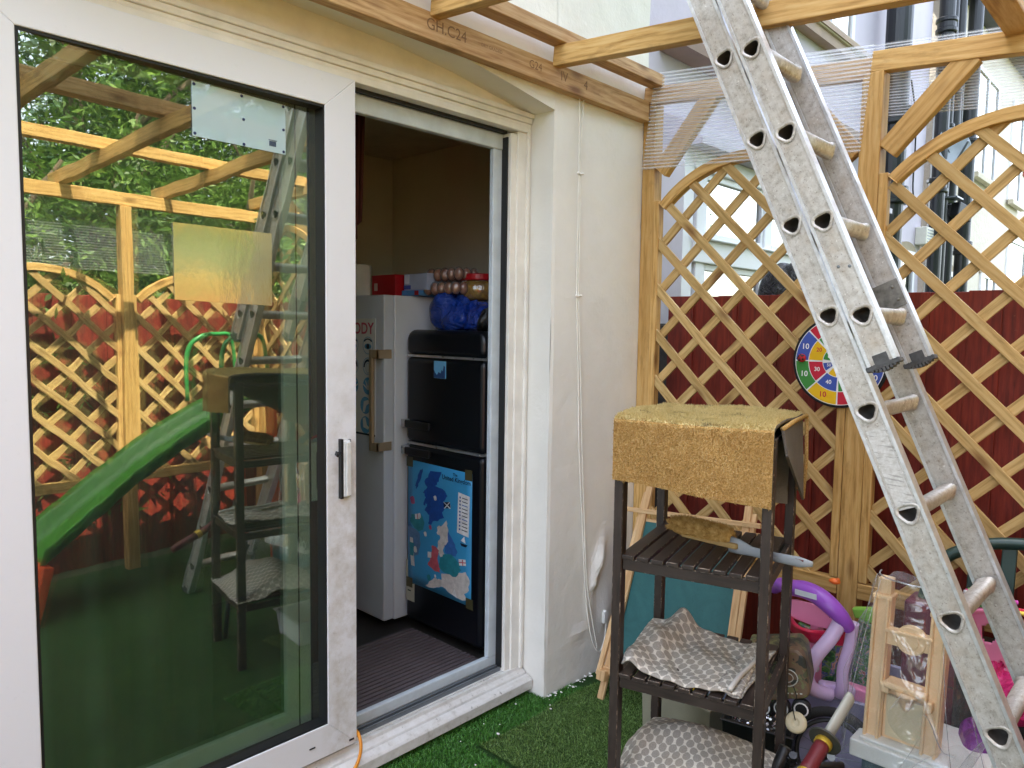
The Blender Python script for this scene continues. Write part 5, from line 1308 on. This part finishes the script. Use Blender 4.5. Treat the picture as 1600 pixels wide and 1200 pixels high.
# tan play unit
tp = thing('play_unit', 'tan plastic frame of a play unit on a white base under clear film', 'toy', (2.22, .57, .0))
tan = matf2('tan_plastic', 'F0CFA0', rough=.42, var=.06, bump=.05); tanp = matf2('pale_tan_plastic', 'DCCDA6', rough=.45, var=.05)
def upr(y, zt, zb, w, x=2.2, step=True):
    m = MB(); dy = .012
    m.board((x+.02, y+dy, zb), (x+.02, y, zt-.05), (0, 1, 0), w, .045)
    m.board((x+.012, y+dy+w*.36, zb), (x+.012, y+w*.36, zt-.05), (0, 1, 0), w*.18, .055); m.board((x+.012, y+dy-w*.36, zb), (x+.012, y-w*.36, zt-.05), (0, 1, 0), w*.18, .055)
    m.box(x-.010, x+.045, y-w*.56, y+w*.56, zt-.058, zt-.045)
    m.box(x+.002, x+.040, y-w*.42, y+w*.36, zt-.045, zt)
    return m
upr(.634, .805, .315, .046).build('upright', tan, tp, bevel=.003); upr(.488, .790, .300, .044).build('upright', tan, tp, bevel=.003)
m = MB(); m.board((2.205, .622, .644), (2.205, .500, .648), (0, 0, 1), .040, .026); m.board((2.198, .622, .666), (2.198, .500, .670), (0, 0, 1), .008, .034); m.build('crossbar', tan, tp, bevel=.002)
m = MB(); m.lathe([(.037, -.010), (.040, -.006), (.040, .012), (.037, .016)], (2.205, .556, .650), (-1, 0, 0), 32); m.lathe([(.022, .0155), (.021, .020)], (2.205, .556, .650), (-1, 0, 0), 28); m.build('round_boss', tan, tp, bevel=.0015)
m = MB(); m.board((2.20, .614, .515), (2.20, .504, .512), (0, 0, 1), .018, .06); m.board((2.19, .625, .503), (2.19, .60, .503), (0, 0, 1), .03, .03); m.board((2.185, .505, .487), (2.185, .490, .487), (0, 0, 1), .03, .03); m.build('shelf', tan, tp, bevel=.006)
m = MB(); m.lathe([(.028, .050), (.028, .042), (.020, .038), (.018, .020), (.006, .0)], (2.185, .557, .455), (0, 0, 1), 24); m.build('cup', tan, tp, smooth=True)
m = MB(); m.box(2.212, 2.236, .500, .622, .30, .505); m.build('back_panel', tan, tp, bevel=.004)
m = MB(); m.box(2.196, 2.2119, .512, .610, .360, .478); m.build('inset_panel', tanp, tp, bevel=.002)
m = MB(); m.box(2.155, 2.44, .34, .690, .285, .335); m.box(2.17, 2.42, .36, .67, .335, .345); m.build('base_rim', matf2('off_white_plastic', 'E2E4DE', rough=.4, var=.04), tp, bevel=.016, seg=3)
m = MB(); m.box(2.18, 2.42, .37, .665, 0, .284); m.build('base_box', matf2('teal_grey_plastic', '3E5A62', rough=.45), tp, bevel=.012)
m = MB(); m.box(2.50, 2.62, .46, .66, .02, .66); tag(m.build('toy_cabinet', matf2('maroon_plastic', '6E2E44', rough=.35), bevel=.01, origin=(2.56, .56, .02)), 'maroon plastic cabinet seen through the tan play frame', 'toy cabinet')
# clear film cover
cf = thing('plastic_cover', 'wrinkled clear plastic cover draped over the tan play unit', 'plastic cover', (2.15, .55, .5))
def film(u, v):
    # u round from left-back over front to right-back, v top to bottom
    w = .055+.105*v**.8+.02*math.sin(u*9+v*4)*v
    ang = math.pi*(.95*u+.02)
    y = .560+(w+.035)*math.cos(ang)*1.05+.006*math.sin(v*23+u*7)
    x = 2.25-(.085+.07*v)*math.sin(ang)-.010*math.sin(u*21+3*v)*v
    z = .815-.53*v+.012*math.sin(u*13)*v
    return V((x, y, z))
m = MB(); m.grid(film, 60, 40); m.grid(lambda u, v: V((2.16+.10*v, .625-.135*u, .815+.004*math.sin(u*9))), 10, 3); m.build('film_drape', 'film', cf, smooth=True)
fl2 = mat_film('film_fold_glint', .30, 'FBFCFD', .25)  # pale tubes added as the bright lines along the film's edges
for u_, w_ in ((.04, .0011), (.22, .0009), (.80, .0010), (.96, .0011)):
    a_, b_ = film(u_, .02), film(u_, .98); m = MB(); m.tube([a_+(b_-a_)*(k/12)+V((-.012*math.sin(math.pi*k/12), .008*math.sin(math.pi*k/12), 0)) for k in range(13)], w_, 6); m.build('bright_fold_line', fl2, cf, smooth=True)
m = MB(); m.tube([film(k/30, 0) for k in range(31)], .0022, 6); m.build('bright_fold_line', fl2, cf, smooth=True)
def film2(u, v):
    return V((2.06+.05*math.sin(u*5+v*3)-.04*math.sin(v*9+u*2), .545-.20*u+.02*math.sin(v*8+u*5), .52-.26*v+.035*math.sin(u*7)+.018*math.sin(u*19+v*11)))
m = MB(); m.grid(film2, 36, 30); m.build('film_crumple', 'film', cf, smooth=True)

# pink basket with marker pens
pb = thing('toy_basket', 'pink plastic toy basket with holes, full of pens, behind the ladder foot', 'toy basket', (2.5, .42, .3))
pk = matf2('bright_pink_plastic', 'F08AB4', rough=.35, var=.05)
def bask(u, v):
    a = math.pi*(.02+.96*u); r = .105*(1-.22*v); return V((2.52-r*math.sin(a)*1.05, .405+r*math.cos(a)*1.15, .705-.165*v+.010*math.sin(u*16)*(1-v)))
m = MB(); nu, nv = 60, 24; pts = [bask(i/nu, j/nv) for i in range(nu+1) for j in range(nv+1)]; F = []
holes = [(.14, .35, .045, .14), (.30, .60, .05, .15), (.47, .38, .06, .17), (.64, .62, .05, .14), (.80, .38, .05, .15), (.40, .86, .03, .07), (.58, .88, .03, .07), (.2, .85, .03, .07)]
for i in range(nu):
    for j in range(nv):
        u, v = (i+.5)/nu, (j+.5)/nv
        if any(((u-a)/c)**2+((v-b)/d)**2 < 1 for a, b, c, d in holes): continue
        F.append((i*(nv+1)+j, (i+1)*(nv+1)+j, (i+1)*(nv+1)+j+1, i*(nv+1)+j+1))
m.add(pts, F); m.build('basket_wall', pk, pb, smooth=True, thick=.006)
m = MB(); m.tube([bask(k/40, 0) for k in range(41)], .007, 8); m.build('basket_rim', pk, pb, smooth=True)
cols = ['F0E060', '3E9E4A', 'E8508C', 'E8E8F0', 'C83048', 'D050B0', '6AC850']
for k in range(7):
    a = random.uniform(-.6, .6); c = V((2.46+random.uniform(-.02, .05), .40+random.uniform(-.05, .05), .712+.008*k % .03))
    d = V((.4, -math.cos(a), math.sin(a)*.4)).normalized(); m = MB(); m.tube([c-d*.05, c+d*.028], .006, 8); m.tube([c+d*.028, c+d*.05], .0068, 8)
    tag(m.build('marker_pen', matf2('pen_'+cols[k % 7], cols[k % 7], rough=.3), smooth=False, origin=c), '%s felt pen lying in the pink toy basket' % ('yellow', 'dark green', 'pink', 'white', 'dark red', 'purple', 'light green')[k], 'pen', 'pens in the pink basket')
m = MB(); m.ball((2.42, .367, .70), .022, 14, (.6, 1, 1)); tag(m.build('toy_button', matf2('violet_plastic', '8A3A9C', rough=.3), smooth=True, origin=(2.42, .367, .7)), 'round violet plastic knob on the pink basket', 'toy')
bag('toy_bag', 'hot pink shiny fabric bag on the ground behind the ladder', (2.46, .375, .47), (.10, .085, .09), mat_bag('hot_pink_fabric', 'E0287C', .4), 'bag', 12)
bag('toy_bag', 'violet shiny fabric bag below the hot pink bag behind the ladder', (2.42, .395, .33), (.10, .085, .07), mat_bag('violet_fabric', '7A2A8C', .4), 'bag', 15)
m = MB(); m.box(2.44, 2.66, .28, .50, .0, .555); tag(m.build('dark_crate', 'blackplastic', bevel=.01, origin=(2.55, .39, 0)), 'black plastic box below the pink basket', 'box')
# garden chair
gc_ = thing('garden_chair', 'dark green plastic garden chair against the right trellis panel', 'chair', (2.45, .25, 0))
gcm = matf2('dark_green_plastic', '1E3A36', rough=.35, var=.08)
m = MB(); m.tube(smooth([(2.56, .64, .43), (2.57, .62, .66), (2.58, .585, .775), (2.61, .52, .83), (2.65, .43, .857), (2.66, .30, .865), (2.64, .18, .84), (2.60, .08, .78), (2.57, .04, .66), (2.56, .02, .43)], 8), .023, 12, sx=.8); m.build('arm_and_back_rail', gcm, gc_, smooth=True)
for k in range(5):
    y = .16+k*.085; m = MB(); m.board((2.60, y, .44), (2.655, y, .845), (0, 1, 0), .040, .010); m.build('back_slat', gcm, gc_, bevel=.003)
m = MB(); m.box(2.50, 2.66, .07, .56, .41, .435); m.build('seat', gcm, gc_, bevel=.01)
for x, y in ((2.53, .10), (2.53, .53), (2.63, .10), (2.63, .53)):
    m = MB(); m.board((x, y, 0), (x, y, .41), (0, 1, 0), .05, .04); m.build('leg', gcm, gc_, bevel=.006)
# green slide, seen in the door glass
sl_ = thing('garden_slide', 'green plastic garden slide reflected in the glass door', 'slide', (1.9, -.2, 0))
grn_ = matf2('green_slide_plastic', '3C8026', rough=.35, var=.05)
def chute(u, v):
    x = 2.48-1.28*u; z = 1.0-.72*u**1.15+(.05*math.sin(u*math.pi)) ; y = -.22+.19*(v-.5)*2
    return V((x, y, z+.11*max(0, abs(v-.5)*2-.6)/.4))
m = MB(); m.grid(chute, 30, 16); m.build('chute', grn_, sl_, smooth=True, thick=.012)
m = MB(); m.tube(smooth([(2.14, -.03, 1.02), (2.14, -.04, 1.30), (2.20, -.05, 1.40), (2.32, -.05, 1.42), (2.42, -.05, 1.38), (2.46, -.04, 1.02)], 8), .013, 10); m.tube(smooth([(2.14, -.41, 1.02), (2.14, -.40, 1.30), (2.20, -.39, 1.40), (2.32, -.39, 1.42), (2.42, -.39, 1.38), (2.46, -.40, 1.02)], 8), .013, 10); m.build('hand_rail', matf2('mid_green_plastic', '2E8A46', rough=.35), sl_, smooth=True)
m = MB(); m.board((1.22, -.22, .30), (1.14, -.22, .0), (0, 1, 0), .36, .05); m.board((2.5, -.05, 0), (2.46, -.05, 1.0), (0, 1, 0), .05, .05); m.board((2.5, -.39, 0), (2.46, -.39, 1.0), (0, 1, 0), .05, .05); m.build('stand', matf2('orange_red_plastic', 'D8481E', rough=.4), sl_, bevel=.01)

# ------------------------------------------------------------------ neighbouring houses beyond the fence
def nwin(par, x0, x1, z0, z1, y=2.3, fr=.06, mull=(), trans=(), arch=False, fmat='upvc', recess=.0):
    f = MB(); yy = y-.03
    f.box(x0, x0+fr, yy, y+.02, z0, z1); f.box(x1-fr, x1, yy, y+.02, z0, z1); f.box(x0+fr, x1-fr, yy, y+.02, z0, z0+fr); f.box(x0+fr, x1-fr, yy, y+.02, z1-fr, z1)
    for q in mull: f.box(q-fr/2, q+fr/2, yy+.002, y+.02, z0+fr, z1-fr)
    for q in trans: f.box(x0+fr, x1-fr, yy+.004, y+.02, q-fr/2, q+fr/2)
    fo = f.build('window', fmat, par, bevel=.004)
    m = MB(); m.box(x0+fr*.8, x1-fr*.8, y-.012, y-.006, z0+fr*.8, z1-fr*.8); m.build('pane', 'winglass', fo)
    m = MB(); m.box(x0+fr*.8, x1-fr*.8, y-.004, y-.0015, z0+fr*.8, z1-fr*.8); m.build('room_backing', matf2('window_interior', '7E8890', rough=.7, var=.3, scale=4), fo)  # backing sheet coloured as the dim room behind the pane
    m = MB(); m.box(x0-.06, x1+.06, y-.10, y-.031, z0-.07, z0-.001); m.build('sill', plain('stone_sill', 'C8BEAA', .7), fo, bevel=.006)
    return fo
lh = thing('neighbour_house', 'lilac rendered house with black drainpipe beyond the trellis', 'house', (5.5, 2.3, 0))
m = MB(); m.box(2.83, 8.55, 2.30, 2.5, 0, 7.2); m.box(8.35, 8.55, 2.5, 6, 0, 7.2); m.build('wall', 'lilac', lh)
m = MB(); m.box(3.55, 6.9, 2.22, 2.30, 3.62, 3.70); m.box(3.45, 6.9, 2.19, 2.30, 3.70, 3.74); m.build('string_course', plain('brown_moulding', 'A8907C', .7), lh)
m = MB(); m.box(2.84, 2.845, 2.19, 2.30, 0, 7.2) if 0 else m.box(4.0, 6.8, 2.24, 2.30, 4.95, 5.05); m.build('cornice', 'lilac', lh)
nwin(lh, 5.45, 6.35, 3.76, 4.9, mull=(5.9,)); nwin(lh, 3.4, 4.2, 3.76, 4.9, mull=(3.8,))
nwin(lh, 7.86, 8.32, 1.2, 2.30)
m = MB(); m.box(8.36, 8.62, 2.19, 2.30, 2.38, 2.56); v_ = m.build('vent_box', matf2('cream_vent', 'D8D6C8', rough=.5), lh, bevel=.01)
m = MB()
for k in range(5): m.box(8.39, 8.59, 2.186, 2.19, 2.405+k*.03, 2.415+k*.03)
m.build('louvre', 'alu_rail', v_)
def pipe(par, x, y, r, z0, z1, cols, name='drainpipe'):
    m = MB(); m.tube([(x, y, z0), (x, y, z1)], r, 20)
    for z in cols: m.lathe([(r*1.25, -.07), (r*1.35, -.06), (r*1.35, -.03), (r*1.15, -.02), (r*1.15, .03), (r*1.35, .04), (r*1.35, .07), (r*1.2, .08)], (x, y, z), (0, 0, 1), 20)
    m.build(name, matf2('black_iron', '14171B', rough=.35, bump=.2, bscale=30), par, smooth=False)
pipe(lh, 6.98, 2.13, .105, 0, 7.2, (3.33, 2.66, 5.6))
pipe(lh, 8.68, 2.20, .075, 0, 6.5, (3.0, 4.6)); pipe(lh, 8.92, 2.2, .05, 0, 6.5, (3.6,))
m = MB(); m.tube(smooth([(7.9, 2.28, 3.9), (8.1, 2.28, 3.6), (8.14, 2.28, 3.3), (8.14, 2.28, 2.9), (8.3, 2.28, 2.75)]), .008, 6); m.build('cable', 'gasket', lh)
cons = thing('conservatory', 'white framed conservatory with glass panes behind the red fence', 'conservatory', (4.6, 2.15, 0))
m = MB(); CY = 2.10
m.box(3.62, 6.6, CY, 2.29, 0, .55)
m.build('base_wall', 'lilac', cons)
f = MB()
for x in (3.66, 4.50, 5.34, 6.18): f.box(x, x+.09, CY, CY+.06, .55, 2.42)
f.box(3.62, 6.6, CY-.01, CY+.07, 2.36, 2.46); f.box(3.62, 6.6, CY-.012, CY+.065, 1.86, 2.00); f.box(3.62, 6.6, CY-.04, CY-.012, 1.985, 2.0)
f.build('frame', 'upvc', cons, bevel=.006)
for x in (3.75, 4.59, 5.43):
    for z0, z1 in ((.56, 1.86), (2.00, 2.36)):
        g = MB(); e = .035; g.box(x, x+e, CY+.01, CY+.05, z0, z1); g.box(x+.75-e, x+.75, CY+.01, CY+.05, z0, z1); g.box(x+e, x+.75-e, CY+.01, CY+.05, z0, z0+e); g.box(x+e, x+.75-e, CY+.01, CY+.05, z1-e, z1)
        w_ = g.build('window', 'upvc', cons, bevel=.003); m = MB(); m.box(x+e*.6, x+.75-e*.6, CY+.028, CY+.033, z0+e*.6, z1-e*.6); m.build('pane', 'winglass', w_)
m = MB(); m.box(3.64, 6.6, CY+.10, CY+.12, .55, 2.36); m.build('inner_backing', matf2('blue_grey_dim_interior', '6E8AA0', rough=.8, var=.3, scale=3), cons)  # sheet standing for the dim interior, shade put into its colour
m = MB(); m.prism([(CY-.10, 2.461), (CY-.10, 2.50), (CY-.08, 2.50), (CY-.08, 2.54), (CY-.05, 2.54), (CY-.05, 2.58), (2.298, 2.68), (2.298, 2.461)], (3.52, 0, 0), (0, 1, 0), (0, 0, 1), (3.1, 0, 0)); m.build('roof', plain('pale_roof_boards', 'C6C0CC', .6), cons)
m = MB(); m.box(3.52, 3.62, CY, 2.298, 0, 2.46); m.build('side_panel', 'upvc', cons)
m = MB(); m.box(3.55, 6.65, CY+.05, 2.295, 3.0, 3.06); m.build('roof_flashing', plain('brown_flashing', '8A7262', .7), cons)
chh = thing('neighbour_house', 'cream pebbledashed terrace house with tall windows beyond the trellis', 'house', (10.5, 2.3, 0))
m = MB(); m.box(8.96, 30, 2.32, 2.6, 0, 5.25); m.build('wall', 'creamwall', chh)
m = MB(); m.box(8.9, 30, 2.12, 2.6, 5.25, 5.40); m.build('eaves', matf2('dark_gutter', '23262A', rough=.5), chh)
m = MB(); m.prism([(2.1, 5.40), (6.5, 8.2), (6.5, 5.4)], (8.9, 0, 0), (0, 1, 0), (0, 0, 1), (21, 0, 0)); m.build('roof', plain('slate_roof', '3E4248', .6), chh)
m = MB(); m.box(13.75, 22, 2.305, 2.32, 3.9, 5.2); m.build('brick_panel', matf2('red_brick', '9A4A3A', rough=.8, var=.3, scale=20), chh)
nwin(chh, 10.55, 11.75, 3.45, 4.75, mull=(11.15,), y=2.32); nwin(chh, 12.7, 13.5, 3.4, 4.8, y=2.32); nwin(chh, 9.50, 9.95, 3.75, 4.7, y=2.32); nwin(chh, 14.4, 15.8, 3.4, 4.8, y=2.32); nwin(chh, 17.4, 18.8, 3.4, 4.8, y=2.32)
nwin(chh, 9.35, 9.95, 1.1, 2.20, y=2.32); nwin(chh, 11.35, 12.25, 1.1, 2.28, y=2.32, mull=(11.8,)); nwin(chh, 12.9, 14.3, 1.1, 2.9, y=2.32); nwin(chh, 15.5, 17, 1.1, 2.6, y=2.32)
def archd(par, x0, x1, z, y):
    m = MB(); n = 12; hw = (x1-x0)/2; cx = (x0+x1)/2
    pts = [(hw*math.cos(math.pi*k/n), .32*hw*math.sin(math.pi*k/n)) for k in range(n+1)]
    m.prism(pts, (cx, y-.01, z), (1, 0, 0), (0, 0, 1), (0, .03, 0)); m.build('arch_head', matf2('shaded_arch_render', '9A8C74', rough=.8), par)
archd(chh, 9.30, 10.0, 2.20, 2.31); archd(chh, 11.3, 12.3, 2.28, 2.31); archd(lh, 7.82, 8.36, 2.30, 2.29)
pipe(chh, 9.75, 2.18, .075, 0, 5.2, (2.45, 3.6)); pipe(chh, 9.20, 2.2, .055, 0, 5.2, (2.8,))
m = MB(); m.lathe([(.005, -.05), (.12, -.035), (.20, .01), (.21, .012), (.125, -.045), (.01, -.062)], (8.72, 2.08, 3.38), (-.55, -.80, .15), 28); d_ = m.build('satellite_dish', matf2('grey_dish', '8A9298', rough=.5), chh, smooth=True)
m = MB(); m.tube([(8.75, 2.3, 3.3), (8.74, 2.12, 3.36)], .02, 8); m.tube([(8.72, 2.06, 3.22), (8.58, 1.92, 3.40)], .012, 8); m.build('dish_arm', 'alu_rail', d_)
fl_ = thing('flood_light', 'small dark floodlight bracket on the wall between the houses', 'light', (9.05, 2.2, 2.83))
m = MB(); m.board((8.98, 2.10, 2.80), (9.20, 2.02, 2.74), (0, 0, 1), .15, .10); m.build('lamp_body', 'blackplastic', fl_, bevel=.01)
m = MB(); m.tube([(8.9, 2.28, 2.9), (9.0, 2.12, 2.88)], .02, 8); m.box(8.85, 9.10, 2.05, 2.25, 2.90, 2.915); m.build('bracket', 'alu_rail', fl_)
# dark covered things on the other side of the fence
t__, _ = bag('covered_bundle', 'black plastic covered bundle peeping over the red fence', (3.35, 1.42, 1.66), (.12, .13, .13), mat_bag('black_sheeting', '101214', .35), 'bundle', 21)
t__, _ = bag('covered_bundle', 'dark grey pointed bundle behind the ladder over the red fence', (3.45, 1.28, 1.80), (.09, .08, .17), mat_bag('black_sheeting2', '14161A', .4), 'bundle', 22)
m = MB(); m.box(3.10, 3.4, 1.90, 2.25, 0, 1.52); tag(m.build('garden_wall', plain('grey_block', '4A4A48', .9, var=.3, bump=1), bevel=.01, origin=(3.2, 2.1, 0)), 'dark grey rough garden wall in the gap beside the red fence', 'wall')

# ------------------------------------------------------------------ trees behind the camera side (seen in glass)
def mat_leaf(name, a, b, c):
    t = NT(name); n = t.n('TexWhiteNoise', noise_dimensions='3D'); t.l(t.coord('gc'), n.inputs['Vector'])
    col = t.ramp(n.outputs['Value'], [(.1, a), (.5, b), (.95, c)]); t.base(col); t.set(Roughness=.5)
    t.t.nodes.remove(t.p) if 0 else None
    tl = t.n('BsdfTranslucent'); t.l(col, tl.inputs['Color']); mx = t.n('MixShader'); mx.inputs[0].default_value = .35
    t.l(t.p.outputs[0], mx.inputs[1]); t.l(tl.outputs[0], mx.inputs[2]); t.l(mx.outputs[0], t.out.inputs['Surface']); return t.m
Mt['leaf'] = mat_leaf('tree_leaves', '2A4414', '4A6E24', '84A444')
bark = plain('tree_bark', '5A4A3A', .9, bump=.8, bscale=30)
def tree(label, x, y, h, rx, n, z0=1.3, seed=0):
    rn = random.Random(seed); t = thing('leafy_tree', label, 'tree', (x, y, 0), 'trees beyond the yard')
    m = MB(); m.tube(smooth([(x, y, 0), (x+.05, y, h*.3), (x-.05, y+.05, h*.6), (x, y, h*.85)], 4), [.13-.1*k/12 for k in range(13)], 10); 
    for k in range(7):
        a = rn.uniform(0, 6.28); z = h*rn.uniform(.3, .65); m.tube([(x, y, z), (x+math.cos(a)*rx*.4, y+math.sin(a)*rx*.4, z+.5), (x+math.cos(a)*rx*.75, y+math.sin(a)*rx*.7, z+1.0)], [.05, .03, .012], 6)
    m.build('trunk', bark, t, smooth=True)
    cl = [(x+rn.gauss(0, rx*.5), y+rn.gauss(0, rx*.35), rn.uniform(z0, h), rn.uniform(.25, .5)) for _ in range(130)]
    pts, F, G = [], [], []
    for k in range(n):
        cx, cy, cz, r = cl[k % 130]; d = V((rn.gauss(0, 1), rn.gauss(0, 1), rn.gauss(0, .8))).normalized()*r*rn.uniform(.6, 1)
        c = V((cx, cy, cz))+d; a = V((rn.gauss(0, 1), rn.gauss(0, 1), rn.gauss(-.5, .7))).normalized(); b = a.cross(V((rn.gauss(0, 1), rn.gauss(0, 1), rn.gauss(0, 1)))).normalized()
        L = rn.uniform(.028, .055); W = L*.30; q = len(pts)
        pts += [c-a*L, c+b*W, c+a*L, c-b*W]; F.append((q, q+1, q+2, q+3)); G += [(c.x, c.y, c.z)]*4
    m = MB(); m.add(pts, F, G); m.build('crown', 'leaf', t)
for k, (x, y, h, rx, lb) in enumerate(((.2, -2.6, 5.5, 1.2, 'leftmost leafy tree beyond the front fence in the glass reflection'), (2.4, -2.5, 6.0, 1.3, 'dense leafy tree showing above the pergola beams in the reflection'), (4.6, -2.7, 6.2, 1.4, 'leafy tree beyond the yard corner behind the reflected blue card'), (6.8, -2.6, 5.8, 1.4, 'leafy tree mirrored in the conservatory panes'), (9.2, -2.8, 6, 1.5, 'farthest leafy tree along the gardens beyond the side fence'))):
    tree(lb, x, y, h, rx, 30000, seed=k+3)
tree('low dense hedge tree close behind the front fence on the left', 1.2, -1.75, 2.6, 1.2, 26000, z0=.3, seed=31)
tree('low dense hedge tree close behind the front fence on the right', 3.3, -1.8, 2.7, 1.3, 26000, z0=.3, seed=32)
tree('low bushy tree behind the far corner of the yard fence', 5.4, -1.6, 2.6, 1.3, 22000, z0=.3, seed=33)

src = [o for o in COL.objects if o.name.startswith('leafy_tree') and o.parent is None][:3]
for o, dx, lb in zip(src, (1.1, 1.3, 1.5), ('tall leafy tree in the second row behind the leftmost tree', 'tall leafy tree in the second row behind the dense middle tree', 'tall leafy tree in the second row near the yard corner')):
    c = copy_tree(o); c.location = V(o.location)+V((dx, -1.7, 0)); c['label'] = lb
